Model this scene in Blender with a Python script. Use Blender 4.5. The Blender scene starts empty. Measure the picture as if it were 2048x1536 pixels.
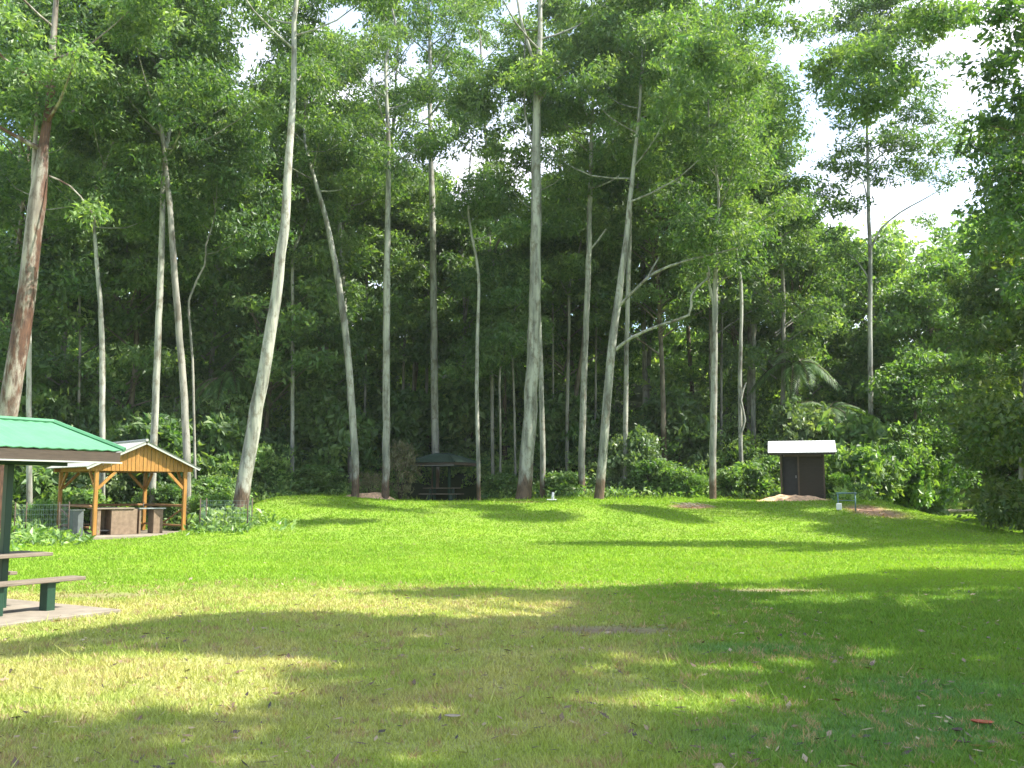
import bpy, math
import numpy as np
from mathutils import Vector, Matrix

# ------------------------------------------------------------------ camera, world, sun, exposure
scene = bpy.context.scene
COL = scene.collection
F, CU, CV = 1900.0, 1024.0, 768.0
PITCH = math.atan2(980 - CV, F)
EYE = 1.6
cam_d = bpy.data.cameras.new("camera")
cam_d.sensor_width = 36.0
cam_d.lens = F / 2048.0 * 36.0
cam_d.clip_start, cam_d.clip_end = 0.1, 2000
cam = bpy.data.objects.new("camera", cam_d)
COL.objects.link(cam)
cam.location = (0, 0, EYE)
cam.rotation_euler = (math.pi / 2 + PITCH, 0, 0)
scene.camera = cam

SUN_AZ = math.radians(95)          # from +Y towards +X
SUN_EL = math.radians(51)
SUN = np.array([math.sin(SUN_AZ) * math.cos(SUN_EL), math.cos(SUN_AZ) * math.cos(SUN_EL), math.sin(SUN_EL)])

world = bpy.data.worlds.new("World")
scene.world = world
world.use_nodes = True
wn, wl = world.node_tree.nodes, world.node_tree.links
bg = wn["Background"]
sky = wn.new("ShaderNodeTexSky")
sky.sky_type = 'NISHITA'
sky.sun_disc = False
sky.sun_elevation = SUN_EL
sky.sun_rotation = SUN_AZ
sky.air_density, sky.dust_density, sky.ozone_density = 1.0, 1.2, 1.0
tc = wn.new("ShaderNodeTexCoord")
cn = wn.new("ShaderNodeTexNoise")
cn.inputs["Scale"].default_value = 4.0
cn.inputs["Detail"].default_value = 7
cn.inputs["Roughness"].default_value = 0.55
wl.new(tc.outputs["Generated"], cn.inputs["Vector"])
cr = wn.new("ShaderNodeValToRGB")
cr.color_ramp.elements[0].position, cr.color_ramp.elements[1].position = 0.44, 0.66
wl.new(cn.outputs["Fac"], cr.inputs["Fac"])
cm = wn.new("ShaderNodeMix")
cm.data_type = 'RGBA'
cm.inputs[7].default_value = (4.6, 4.55, 5.0, 1)
wl.new(cr.outputs["Color"], cm.inputs[0])
wl.new(sky.outputs["Color"], cm.inputs[6])
wl.new(cm.outputs[2], bg.inputs["Color"])
bg.inputs["Strength"].default_value = 0.15

sun_d = bpy.data.lights.new("sun", 'SUN')
sun_d.energy = 4.2
sun_d.angle = math.radians(0.55)
sun_d.color = (1.0, 0.95, 0.86)
sun_o = bpy.data.objects.new("sun", sun_d)
COL.objects.link(sun_o)
sun_o.rotation_euler = Vector(-SUN).to_track_quat('-Z', 'Y').to_euler()

vs = scene.view_settings
vs.view_transform = 'Standard'
vs.look = 'None'
vs.exposure = 1.70
vs.gamma = 1.0
cy = scene.cycles
cy.max_bounces, cy.diffuse_bounces, cy.glossy_bounces = 8, 5, 2
cy.transmission_bounces, cy.transparent_max_bounces = 4, 4
cy.caustics_reflective = cy.caustics_refractive = False
cy.sample_clamp_indirect = 8
cy.use_denoising = True

# ------------------------------------------------------------------ geometry helpers
rng = np.random.default_rng(11)
cp, sp = math.cos(PITCH), math.sin(PITCH)

def P(u, v, Y):
    """point at depth Y seen at photo pixel (u, v)"""
    xc, yc = (u - CU) / F, (CV - v) / F
    dy = cp - yc * sp
    dz = sp + yc * cp
    t = Y / dy
    return np.array([xc * t, Y, EYE + dz * t])

def proj(p):
    """world points (N,3) -> photo pixels (for laying out the clump plan)"""
    q = np.asarray(p, float) - np.array([0, 0, EYE])
    f = q[..., 1] * cp + q[..., 2] * sp
    up = -q[..., 1] * sp + q[..., 2] * cp
    f = np.maximum(f, 1e-3)
    return CU + F * q[..., 0] / f, CV - F * up / f

def sstep(a, b, x):
    t = np.clip((np.asarray(x, float) - a) / (b - a), 0, 1)
    return t * t * (3 - 2 * t)

def vnoise(x, y, s, seed=0):
    """smooth value noise 0..1"""
    x = np.asarray(x, float) * s + seed * 17.3
    y = np.asarray(y, float) * s - seed * 9.1
    xi, yi = np.floor(x), np.floor(y)
    fx, fy = x - xi, y - yi
    fx, fy = fx * fx * (3 - 2 * fx), fy * fy * (3 - 2 * fy)
    def h(i, j):
        n = np.sin(i * 127.1 + j * 311.7 + seed * 74.7) * 43758.5453
        return n - np.floor(n)
    a, b, c, d = h(xi, yi), h(xi + 1, yi), h(xi, yi + 1), h(xi + 1, yi + 1)
    return (a * (1 - fx) + b * fx) * (1 - fy) + (c * (1 - fx) + d * fx) * fy

def pathx(y):
    return 17.5 + (np.asarray(y, float) - 38) * 0.42

def ground(x, y):
    x, y = np.asarray(x, float), np.asarray(y, float)
    mx = sstep(-12.6, -10.0, x) * (1 - sstep(15.2, 18.6, x))
    z = 1.17 * sstep(27, 43, y) * mx + 0.25 * sstep(33, 45, y) * (1 - mx)
    z = z - 0.22 * np.exp(-((x + 3.6) / 3.2) ** 2) * sstep(40, 46, y)
    z = z + .16 * np.exp(-((x + 9.2) / 3.0) ** 2) * sstep(36, 43, y)
    corr = np.exp(-((x - pathx(y)) / 5.0) ** 2) * sstep(30, 40, y)
    hill = np.where(y > 50, 0.34 * (y - 50), 0) * (1 - 0.85 * corr * (1 - sstep(66, 80, y)))
    hill = np.minimum(hill, 14 + 0.02 * y)
    side = 0.22 * np.maximum(-x - 19, 0) * sstep(26, 38, y)
    z = z + hill + np.minimum(side, 8)
    z = z + 0.05 * (vnoise(x, y, 0.35, 1) - .5) + 0.018 * (vnoise(x, y, 1.7, 2) - .5)
    return z

def gz(x, y):
    return float(ground(x, y))

def lawn_edge(x):
    """depth at which the mown grass stops"""
    x = np.asarray(x, float)
    e = 45.5 + 1.2 * (vnoise(x, 0, .5, 5) - .5)
    e = np.where(x < -10.2, 35.5 + 9.5 * sstep(-11.5, -10.2, x), e)
    e = e + 3.5 * np.exp(-((x + 3.4) / 3.5) ** 2)
    e = np.where(x > 15.5, 41 + (x > 17.5) * 22, e)
    return e

def G(u, v):
    """ground point under photo pixel"""
    d = P(u, v, 1.0) - np.array([0, 0, EYE])
    t = 4.0
    while t < 70:
        p = np.array([0, 0, EYE]) + d * t
        if p[2] <= gz(p[0], p[1]):
            return p
        t += 0.05
    return np.array([0, 0, EYE]) + d * 60

def mesh_np(name, verts, faces_n, mats, tint=None, midx=None, smooth=False, color=None):
    """verts (N,3); faces_n (M,k) index array"""
    me = bpy.data.meshes.new(name)
    M, k = faces_n.shape
    me.vertices.add(len(verts))
    me.vertices.foreach_set("co", np.ascontiguousarray(verts, dtype=np.float32).ravel())
    me.loops.add(M * k)
    me.loops.foreach_set("vertex_index", np.ascontiguousarray(faces_n, dtype=np.int32).ravel())
    me.polygons.add(M)
    me.polygons.foreach_set("loop_start", np.arange(0, M * k, k, dtype=np.int32))
    me.polygons.foreach_set("loop_total", np.full(M, k, dtype=np.int32))
    if midx is not None:
        me.polygons.foreach_set("material_index", np.ascontiguousarray(midx, dtype=np.int32))
    me.update(calc_edges=True)
    me.polygons.foreach_set("use_smooth", np.full(M, smooth, dtype=bool))
    for m in mats:
        me.materials.append(m)
    if tint is not None:
        a = me.attributes.new("tint", 'FLOAT', 'POINT')
        a.data.foreach_set("value", np.ascontiguousarray(tint, dtype=np.float32))
    if color is not None:
        a = me.attributes.new("tone", 'FLOAT_COLOR', 'POINT')
        c = np.ones((len(verts), 4), dtype=np.float32)
        c[:, :3] = color
        a.data.foreach_set("color", c.ravel())
    return me

def link(name, me, parent=None, loc=None):
    o = bpy.data.objects.new(name, me)
    COL.objects.link(o)
    if parent is not None:
        o.parent = parent
    if loc is not None:
        o.location = loc
    return o

def tag(o, label=None, cat=None, group=None, kind=None):
    if label: o["label"] = label
    if cat: o["category"] = cat
    if group: o["group"] = group
    if kind: o["kind"] = kind
    return o

def empty(name, loc, rz=0.0):
    o = bpy.data.objects.new(name, None)
    o.empty_display_size = 0.3
    COL.objects.link(o)
    o.location = tuple(float(c) for c in loc)
    o.rotation_euler = (0, 0, rz)
    return o

class MB:
    """collects boxes, beams and plates into one mesh"""
    def __init__(self):
        self.v, self.f = [], []
    def add(self, vs_, fs_):
        n = len(self.v)
        self.v += [tuple(map(float, p)) for p in vs_]
        self.f += [tuple(i + n for i in f) for f in fs_]
        return self
    def box(self, c, s, rz=0.0):
        cx, cy_, cz = c
        hx, hy, hz = s[0] / 2, s[1] / 2, s[2] / 2
        co, si = math.cos(rz), math.sin(rz)
        vs_ = []
        for dz in (-hz, hz):
            for dx, dy in ((-hx, -hy), (hx, -hy), (hx, hy), (-hx, hy)):
                vs_.append((cx + dx * co - dy * si, cy_ + dx * si + dy * co, cz + dz))
        return self.add(vs_, [(3, 2, 1, 0), (4, 5, 6, 7), (0, 1, 5, 4), (1, 2, 6, 5), (2, 3, 7, 6), (3, 0, 4, 7)])
    def beam(self, a, b, w, h):
        a, b = Vector(a), Vector(b)
        d = (b - a).normalized()
        up = Vector((0, 0, 1)) if abs(d.z) < 0.95 else Vector((0, 1, 0))
        s = d.cross(up).normalized() * (w / 2)
        t = s.cross(d).normalized() * (h / 2)
        vs_ = [p + e for p in (a, b) for e in (-s - t, s - t, s + t, -s + t)]
        return self.add(vs_, [(0, 1, 2, 3), (7, 6, 5, 4), (0, 4, 5, 1), (1, 5, 6, 2), (2, 6, 7, 3), (3, 7, 4, 0)])
    def rod(self, a, b, r, r2=None, n=8):
        a, b = Vector(a), Vector(b)
        d = (b - a).normalized()
        up = Vector((0, 0, 1)) if abs(d.z) < 0.95 else Vector((0, 1, 0))
        s = d.cross(up).normalized()
        t = s.cross(d).normalized()
        r2 = r if r2 is None else r2
        vs_ = []
        for p, q in ((a, r), (b, r2)):
            for i in range(n):
                an = 2 * math.pi * i / n
                vs_.append(p + (s * math.cos(an) + t * math.sin(an)) * q)
        fs_ = [(i, (i + 1) % n, n + (i + 1) % n, n + i) for i in range(n)]
        fs_ += [tuple(range(n - 1, -1, -1)), tuple(range(n, 2 * n))]
        return self.add(vs_, fs_)
    def build(self, name, mat, parent=None, bevel=0.0, smooth=False):
        me = bpy.data.meshes.new(name)
        me.from_pydata(self.v, [], self.f)
        me.materials.append(mat)
        me.update()
        if smooth:
            me.polygons.foreach_set("use_smooth", [True] * len(me.polygons))
        o = link(name, me, parent)
        if bevel:
            m = o.modifiers.new("bevel", 'BEVEL')
            m.width, m.segments, m.limit_method = bevel, 1, 'ANGLE'
        return o

# ------------------------------------------------------------------ materials
def mat_new(name):
    m = bpy.data.materials.new(name)
    m.use_nodes = True
    nt = m.node_tree
    b = nt.nodes["Principled BSDF"]
    return m, nt, b, nt.nodes, nt.links

def ramp(nd, stops):
    r = nd.new("ShaderNodeValToRGB")
    el = r.color_ramp.elements
    while len(el) < len(stops):
        el.new(0.5)
    for e, (p, c) in zip(el, stops):
        e.position = p
        e.color = (*c, 1) if len(c) == 3 else c
    return r

def leaf_mat(name, dark, mid, light, trans=0.35, rough=0.48, tscale=1.5):
    trans = min(.5, trans + .08)
    m, nt, b, nd, lk = mat_new(name)
    at = nd.new("ShaderNodeAttribute"); at.attribute_name = "tint"
    oi = nd.new("ShaderNodeObjectInfo")
    ad = nd.new("ShaderNodeMath"); ad.operation = 'MULTIPLY_ADD'
    ad.inputs[1].default_value = 0.22; ad.inputs[2].default_value = -0.11
    lk.new(oi.outputs["Random"], ad.inputs[0])
    a2 = nd.new("ShaderNodeMath"); a2.operation = 'ADD'
    lk.new(at.outputs["Fac"], a2.inputs[0]); lk.new(ad.outputs[0], a2.inputs[1])
    r = ramp(nd, [(0.0, dark), (0.5, mid), (1.0, light)])
    lk.new(a2.outputs[0], r.inputs["Fac"])
    lk.new(r.outputs["Color"], b.inputs["Base Color"])
    b.inputs["Roughness"].default_value = rough
    b.inputs["Specular IOR Level"].default_value = 0.6
    # leaves differ in hue from spray to spray: some yellow, some brownish, some blue green
    tc_ = nd.new("ShaderNodeTexCoord")
    nz = nd.new("ShaderNodeTexNoise"); nz.inputs["Scale"].default_value = 1.1; nz.inputs["Detail"].default_value = 5; nz.inputs["Roughness"].default_value = .75
    lk.new(tc_.outputs["Object"], nz.inputs["Vector"])
    hr = nd.new("ShaderNodeMapRange"); hr.inputs[1].default_value = .3; hr.inputs[2].default_value = .7; hr.inputs[3].default_value = .465; hr.inputs[4].default_value = .53
    lk.new(nz.outputs["Fac"], hr.inputs[0])
    hs = nd.new("ShaderNodeHueSaturation"); hs.inputs["Saturation"].default_value = .95; hs.inputs["Value"].default_value = 1.12
    lk.new(hr.outputs[0], hs.inputs["Hue"]); lk.new(r.outputs["Color"], hs.inputs["Color"])
    lk.new(hs.outputs["Color"], b.inputs["Base Color"])
    r = hs
    tr = nd.new("ShaderNodeBsdfTranslucent")
    mul = nd.new("ShaderNodeMix"); mul.data_type = 'RGBA'; mul.blend_type = 'MULTIPLY'
    mul.inputs[0].default_value = 1.0
    mul.inputs[7].default_value = (tscale * 1.1, tscale * 1.15, tscale * 0.35, 1)
    lk.new(r.outputs["Color"], mul.inputs[6])
    lk.new(mul.outputs[2], tr.inputs["Color"])
    mx = nd.new("ShaderNodeMixShader"); mx.inputs[0].default_value = trans
    lk.new(b.outputs[0], mx.inputs[1]); lk.new(tr.outputs[0], mx.inputs[2])
    lk.new(mx.outputs[0], nd["Material Output"].inputs["Surface"])
    return m

M = {}
M['gum'] = leaf_mat("gum_leaves", (.032, .080, .024), (.088, .165, .045), (.210, .300, .110), .42)
M['forest'] = leaf_mat("forest_leaves", (.030, .072, .022), (.082, .160, .044), (.200, .290, .105), .40)
M['hill'] = leaf_mat("hillside_leaves", (.045, .100, .032), (.130, .230, .070), (.290, .390, .150), .42)
M['shrub'] = leaf_mat("shrub_leaves", (.036, .085, .024), (.100, .190, .046), (.230, .340, .100), .38)
M['pale'] = leaf_mat("pale_shrub_leaves", (.060, .115, .040), (.130, .200, .075), (.280, .340, .170), .3)
M['dark'] = leaf_mat("dark_tree_leaves", (.022, .052, .010), (.062, .115, .020), (.160, .200, .042), .34)
M['weed'] = leaf_mat("weed_leaves", (.035, .090, .015), (.085, .185, .028), (.180, .300, .060), .4)
M['dry'] = leaf_mat("dry_leaves", (.080, .085, .035), (.160, .155, .070), (.300, .270, .150), .2)
M['frond'] = leaf_mat("frond_leaves", (.040, .110, .018), (.090, .220, .030), (.170, .330, .060), .4)

def bark_mat(name, pale, shade, brown, base_h=1.6, patch=0.0):
    m, nt, b, nd, lk = mat_new(name)
    tc_ = nd.new("ShaderNodeTexCoord")
    mp = nd.new("ShaderNodeMapping"); mp.inputs["Scale"].default_value = (3.0, 3.0, 0.35)
    lk.new(tc_.outputs["Object"], mp.inputs["Vector"])
    n1 = nd.new("ShaderNodeTexNoise"); n1.inputs["Scale"].default_value = 1.6; n1.inputs["Detail"].default_value = 6
    lk.new(mp.outputs[0], n1.inputs["Vector"])
    r1 = ramp(nd, [(0.36, shade), (0.58, pale)])
    lk.new(n1.outputs["Fac"], r1.inputs["Fac"])
    # rough brown stocking at the foot plus loose bark patches
    sx = nd.new("ShaderNodeSeparateXYZ"); lk.new(tc_.outputs["Object"], sx.inputs[0])
    n2 = nd.new("ShaderNodeTexNoise"); n2.inputs["Scale"].default_value = 2.2 if patch < .05 else .7; n2.inputs["Detail"].default_value = 8; n2.inputs["Roughness"].default_value = .65
    mp2 = nd.new("ShaderNodeMapping"); mp2.inputs["Scale"].default_value = (1.6, 1.6, 0.5)
    lk.new(tc_.outputs["Object"], mp2.inputs["Vector"]); lk.new(mp2.outputs[0], n2.inputs["Vector"])
    zf = nd.new("ShaderNodeMapRange"); zf.inputs[1].default_value = 0.2; zf.inputs[2].default_value = base_h * 1.7
    zf.inputs[3].default_value = 0.42; zf.inputs[4].default_value = -0.12 + patch
    lk.new(sx.outputs["Z"], zf.inputs[0])
    ad = nd.new("ShaderNodeMath"); ad.operation = 'ADD'
    lk.new(n2.outputs["Fac"], ad.inputs[0]); lk.new(zf.outputs[0], ad.inputs[1])
    st = nd.new("ShaderNodeMapRange"); st.inputs[1].default_value = 0.52 if patch < .05 else .56; st.inputs[2].default_value = 0.72 if patch < .05 else .63
    lk.new(ad.outputs[0], st.inputs[0])
    n3 = nd.new("ShaderNodeTexNoise"); n3.inputs["Scale"].default_value = 9; n3.inputs["Detail"].default_value = 4
    lk.new(mp.outputs[0], n3.inputs["Vector"])
    r3 = ramp(nd, [(0.3, tuple(c * 0.45 for c in brown)), (0.7, brown)])
    lk.new(n3.outputs["Fac"], r3.inputs["Fac"])
    mx = nd.new("ShaderNodeMix"); mx.data_type = 'RGBA'
    lk.new(st.outputs[0], mx.inputs[0]); lk.new(r1.outputs[0], mx.inputs[6]); lk.new(r3.outputs[0], mx.inputs[7])
    lk.new(mx.outputs[2], b.inputs["Base Color"])
    n4 = nd.new("ShaderNodeTexNoise"); n4.inputs["Scale"].default_value = 3.4; n4.inputs["Detail"].default_value = 5; n4.inputs["Roughness"].default_value = .7
    mp4 = nd.new("ShaderNodeMapping"); mp4.inputs["Scale"].default_value = (1, 1, .55)
    lk.new(tc_.outputs["Object"], mp4.inputs["Vector"]); lk.new(mp4.outputs[0], n4.inputs["Vector"])
    r4 = ramp(nd, [(.38, (.55, .50, .42)), (.50, (1, 1, 1)), (.66, (1.12, 1.1, 1.02))])
    lk.new(n4.outputs["Fac"], r4.inputs["Fac"])
    m4 = nd.new("ShaderNodeMix"); m4.data_type = 'RGBA'; m4.blend_type = 'MULTIPLY'; m4.inputs[0].default_value = 1.0
    lk.new(mx.outputs[2], m4.inputs[6]); lk.new(r4.outputs[0], m4.inputs[7]); lk.new(m4.outputs[2], b.inputs["Base Color"])
    b.inputs["Roughness"].default_value = 0.75
    bp = nd.new("ShaderNodeBump"); bp.inputs["Strength"].default_value = 0.35; bp.inputs["Distance"].default_value = 0.04
    lk.new(n3.outputs["Fac"], bp.inputs["Height"]); lk.new(bp.outputs[0], b.inputs["Normal"])
    return m

M['bark'] = bark_mat("pale_gum_bark", (.34, .345, .29), (.14, .145, .12), (.15, .10, .06), 1.3, 0.035)
M['bark_peel'] = bark_mat("peeling_gum_bark", (.29, .27, .22), (.14, .12, .09), (.12, .055, .028), 2.0, 0.20)
M['bark_brown'] = bark_mat("brown_bark", (.20, .17, .12), (.11, .095, .065), (.10, .07, .04), 3.0, 0.1)
M['bark_grey'] = bark_mat("grey_bark", (.26, .25, .21), (.13, .13, .105), (.12, .09, .055), 1.2, -0.03)

def simple_mat(name, col, rough=0.7, metal=0.0, var=0.25, scale=6.0, stretch=(1, 1, 1), bump=0.15, spec=0.4):
    m, nt, b, nd, lk = mat_new(name)
    tc_ = nd.new("ShaderNodeTexCoord")
    mp = nd.new("ShaderNodeMapping"); mp.inputs["Scale"].default_value = stretch
    lk.new(tc_.outputs["Object"], mp.inputs["Vector"])
    n = nd.new("ShaderNodeTexNoise"); n.inputs["Scale"].default_value = scale; n.inputs["Detail"].default_value = 6
    lk.new(mp.outputs[0], n.inputs["Vector"])
    r = ramp(nd, [(0.25, tuple(c * (1 - var) for c in col)), (0.75, tuple(min(1, c * (1 + var)) for c in col))])
    lk.new(n.outputs["Fac"], r.inputs["Fac"]); lk.new(r.outputs[0], b.inputs["Base Color"])
    b.inputs["Roughness"].default_value = rough
    b.inputs["Metallic"].default_value = metal
    b.inputs["Specular IOR Level"].default_value = spec
    if bump:
        bp = nd.new("ShaderNodeBump"); bp.inputs["Strength"].default_value = bump; bp.inputs["Distance"].default_value = 0.02
        lk.new(n.outputs["Fac"], bp.inputs["Height"]); lk.new(bp.outputs[0], b.inputs["Normal"])
    return m

M['green_roof'] = simple_mat("green_painted_sheet", (.085, .235, .125), .7, var=.16, scale=2.5, bump=.03, spec=.15)
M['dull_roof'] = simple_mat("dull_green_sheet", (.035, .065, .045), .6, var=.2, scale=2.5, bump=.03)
M['green_trim'] = simple_mat("dark_green_paint", (.012, .045, .024), .45, var=.2)
M['brown_trim'] = simple_mat("brown_fascia", (.055, .040, .026), .6, var=.25, stretch=(1, 1, 6))
M['weathered'] = simple_mat("weathered_plank", (.165, .135, .10), .8, var=.35, scale=5, stretch=(1, 9, 9))
M['pine'] = simple_mat("orange_treated_pine", (.31, .150, .030), .55, var=.3, scale=3, stretch=(4, 4, .6))
M['pine_dark'] = simple_mat("dark_pine_rail", (.22, .115, .045), .6, var=.3, scale=3, stretch=(1, 1, 4))
M['zinc'] = simple_mat("pale_zinc_sheet", (.37, .38, .34), .5, metal=.15, var=.1, scale=3, bump=.03)
M['white_sheet'] = simple_mat("white_roof_sheet", (.80, .80, .83), .4, var=.05, scale=3, bump=.02)
M['concrete'] = simple_mat("worn_concrete", (.215, .185, .14), .9, var=.25, scale=5)
M['block'] = simple_mat("brown_concrete_block", (.20, .145, .095), .9, var=.3, scale=7)
M['soot'] = simple_mat("sooty_iron", (.02, .02, .02), .7, var=.4)
M['steel'] = simple_mat("stainless_top", (.42, .45, .45), .35, metal=.8, var=.1)
M['hut_wall'] = simple_mat("brown_hut_board", (.030, .023, .012), .7, var=.25, stretch=(1, 1, 8))
M['hut_door'] = simple_mat("dark_hut_door", (.022, .022, .018), .6, var=.3)
M['hut_batten'] = simple_mat("hut_batten", (.09, .065, .04), .7, var=.2)
M['pipe'] = simple_mat("grey_green_pipe", (.12, .20, .19), .45, metal=.3, var=.3)
M['white_paint'] = simple_mat("white_paint", (.74, .74, .68), .6, var=.08)
M['casing'] = simple_mat("grey_casing", (.10, .115, .11), .6, var=.2)
M['wire'] = simple_mat("galvanised_wire", (.25, .32, .32), .4, metal=.6, var=.2)
M['deadwood'] = simple_mat("dead_wood", (.36, .30, .22), .9, var=.4, scale=8)
M['darkwood'] = simple_mat("dark_dead_wood", (.07, .05, .035), .9, var=.5, scale=8)
M['redleaf'] = simple_mat("red_leaf", (.35, .07, .025), .6, var=.4, scale=20)

def tone_mat(name, trans=0.0):
    m, nt, b, nd, lk = mat_new(name)
    at = nd.new("ShaderNodeAttribute"); at.attribute_name = "tone"
    b.inputs["Roughness"].default_value = 0.75
    b.inputs["Specular IOR Level"].default_value = 0.2
    if trans:
        lk.new(at.outputs["Color"], b.inputs["Base Color"])
        tr = nd.new("ShaderNodeBsdfTranslucent")
        mul = nd.new("ShaderNodeMix"); mul.data_type = 'RGBA'; mul.blend_type = 'MULTIPLY'
        mul.inputs[0].default_value = 1.0; mul.inputs[7].default_value = (1.25, 1.3, .5, 1)
        lk.new(at.outputs["Color"], mul.inputs[6]); lk.new(mul.outputs[2], tr.inputs["Color"])
        mx = nd.new("ShaderNodeMixShader"); mx.inputs[0].default_value = trans
        lk.new(b.outputs[0], mx.inputs[1]); lk.new(tr.outputs[0], mx.inputs[2])
        lk.new(mx.outputs[0], nd["Material Output"].inputs["Surface"])
    else:
        tc_ = nd.new("ShaderNodeTexCoord")
        n = nd.new("ShaderNodeTexNoise"); n.inputs["Scale"].default_value = 14; n.inputs["Detail"].default_value = 8
        n.inputs["Roughness"].default_value = .7
        lk.new(tc_.outputs["Object"], n.inputs["Vector"])
        r = ramp(nd, [(.3, (.62, .62, .62)), (.72, (1.35, 1.35, 1.35))])
        lk.new(n.outputs["Fac"], r.inputs["Fac"])
        mul = nd.new("ShaderNodeMix"); mul.data_type = 'RGBA'; mul.blend_type = 'MULTIPLY'; mul.inputs[0].default_value = 1.0
        lk.new(at.outputs["Color"], mul.inputs[6]); lk.new(r.outputs[0], mul.inputs[7])
        lk.new(mul.outputs[2], b.inputs["Base Color"])
        bp = nd.new("ShaderNodeBump"); bp.inputs["Strength"].default_value = .5; bp.inputs["Distance"].default_value = .03
        lk.new(n.outputs["Fac"], bp.inputs["Height"]); lk.new(bp.outputs[0], b.inputs["Normal"])
    return m
M['ground'] = tone_mat("ground_turf")
M['grass'] = tone_mat("grass_blade", .40)

# ------------------------------------------------------------------ ground colours (turf, straw and bare dirt, with shade painted into the near right)
def ell(x, y, c, rx, ry, soft=.5):
    d = np.sqrt(((x - c[0]) / rx) ** 2 + ((y - c[1]) / ry) ** 2)
    return 1 - sstep(1 - soft, 1 + soft, d)

DIRT = []
for (u, v, rx, ry) in [(715, 987, 1.9, 1.3), (770, 986, 1.0, 1.0), (1555, 999, 1.9, .8), (1620, 1000, 1.5, .7), (1745, 1022, .9, 2.0),
                       (1240, 1262, .75, .30), (1200, 1258, .5, .2), (210, 1192, .9, .35), (1560, 1181, .9, .3), (1385, 1013, .8, .8), (1480, 996, .8, .6), (600, 985, 1.0, .7)]:
    g_ = G(u, v)
    DIRT.append((g_[:2], rx, ry))
FEET = [(G(u, v)[:2], .8, .5) for (u, v) in [(710, 992), (771, 989), (958, 1000), (1044, 1005), (1198, 994), (1425, 990), (478, 1036)]]
CLOVER = [(G(u, v)[:2], rx, ry) for (u, v, rx, ry) in [(1650, 1490, .95, .55), (1850, 1450, .7, .5), (1500, 1300, .7, .35), (1880, 1380, .8, .5)]]

def turf_tone(x, y, detail=True):
    x, y = np.asarray(x, float), np.asarray(y, float)
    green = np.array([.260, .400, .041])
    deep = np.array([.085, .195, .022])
    straw = np.array([.470, .430, .190])
    earth = np.array([.230, .165, .105])
    red = np.array([.36, .22, .14])
    clov = np.array([.120, .245, .068])
    n1 = vnoise(x, y, .5, 3) * .6 + vnoise(x, y, 1.6, 4) * .4
    n2 = vnoise(x, y, .8, 7) * .5 + vnoise(x, y, 3.1, 8) * .5
    # trampled dry turf in the near, left part of the clearing
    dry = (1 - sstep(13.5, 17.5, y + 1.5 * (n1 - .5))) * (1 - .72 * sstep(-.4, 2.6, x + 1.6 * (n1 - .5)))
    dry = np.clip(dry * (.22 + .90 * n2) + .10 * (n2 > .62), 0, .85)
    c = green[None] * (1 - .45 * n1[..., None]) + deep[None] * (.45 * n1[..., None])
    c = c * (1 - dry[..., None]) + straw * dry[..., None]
    shade_mask = (sstep(0, 3.5, x) * (1 - sstep(14, 18, y)))[..., None] * .7  # near right turf coloured darker to deepen the shade lying there
    c = c * (1 - shade_mask) + deep * shade_mask
    for k, (p, rx, ry) in enumerate(CLOVER):
        m = (ell(x, y, p, rx, ry) * (.5 + .5 * n2))[..., None]
        c = c * (1 - m) + clov * m
    for k, (p, rx, ry) in enumerate(DIRT):
        m = np.clip(ell(x, y, p, rx, ry, .45) * (.4 + 1.1 * n2), 0, 1)[..., None]
        c = c * (1 - m) + (red if p[1] > 30 else earth) * m
    for (p, rx, ry) in FEET:
        m = (ell(x, y, p, rx, ry, .6) * (.3 + .7 * n2))[..., None]
        c = c * (1 - m) + np.array([.19, .135, .080]) * m
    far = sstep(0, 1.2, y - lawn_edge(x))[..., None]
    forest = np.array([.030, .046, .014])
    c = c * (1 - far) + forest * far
    return c

def dirt_amount(x, y):
    a = np.zeros_like(x)
    for (p, rx, ry) in DIRT:
        a = np.maximum(a, ell(x, y, p, rx, ry, .45))
    return a

# ------------------------------------------------------------------ terrain sheet
def grid_axis(a, b, fine_a, fine_b, fs, cs):
    xs = list(np.arange(a, fine_a, cs)) + list(np.arange(fine_a, fine_b, fs)) + list(np.arange(fine_b, b + cs, cs))
    return np.array(xs)
gx = grid_axis(-300, 300, -32, 34, .35, 6)
gy = grid_axis(-60, 500, 3, 52, .3, 5)
X, Y = np.meshgrid(gx, gy)
Z = ground(X, Y)
V = np.stack([X.ravel(), Y.ravel(), Z.ravel()], 1)
nx, ny = len(gx), len(gy)
ii = (np.arange(ny - 1)[:, None] * nx + np.arange(nx - 1)[None]).ravel()
Fq = np.stack([ii, ii + 1, ii + nx + 1, ii + nx], 1)
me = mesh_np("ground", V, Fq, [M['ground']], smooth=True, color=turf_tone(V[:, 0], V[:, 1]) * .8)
tag(link("ground", me), kind="structure")

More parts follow.
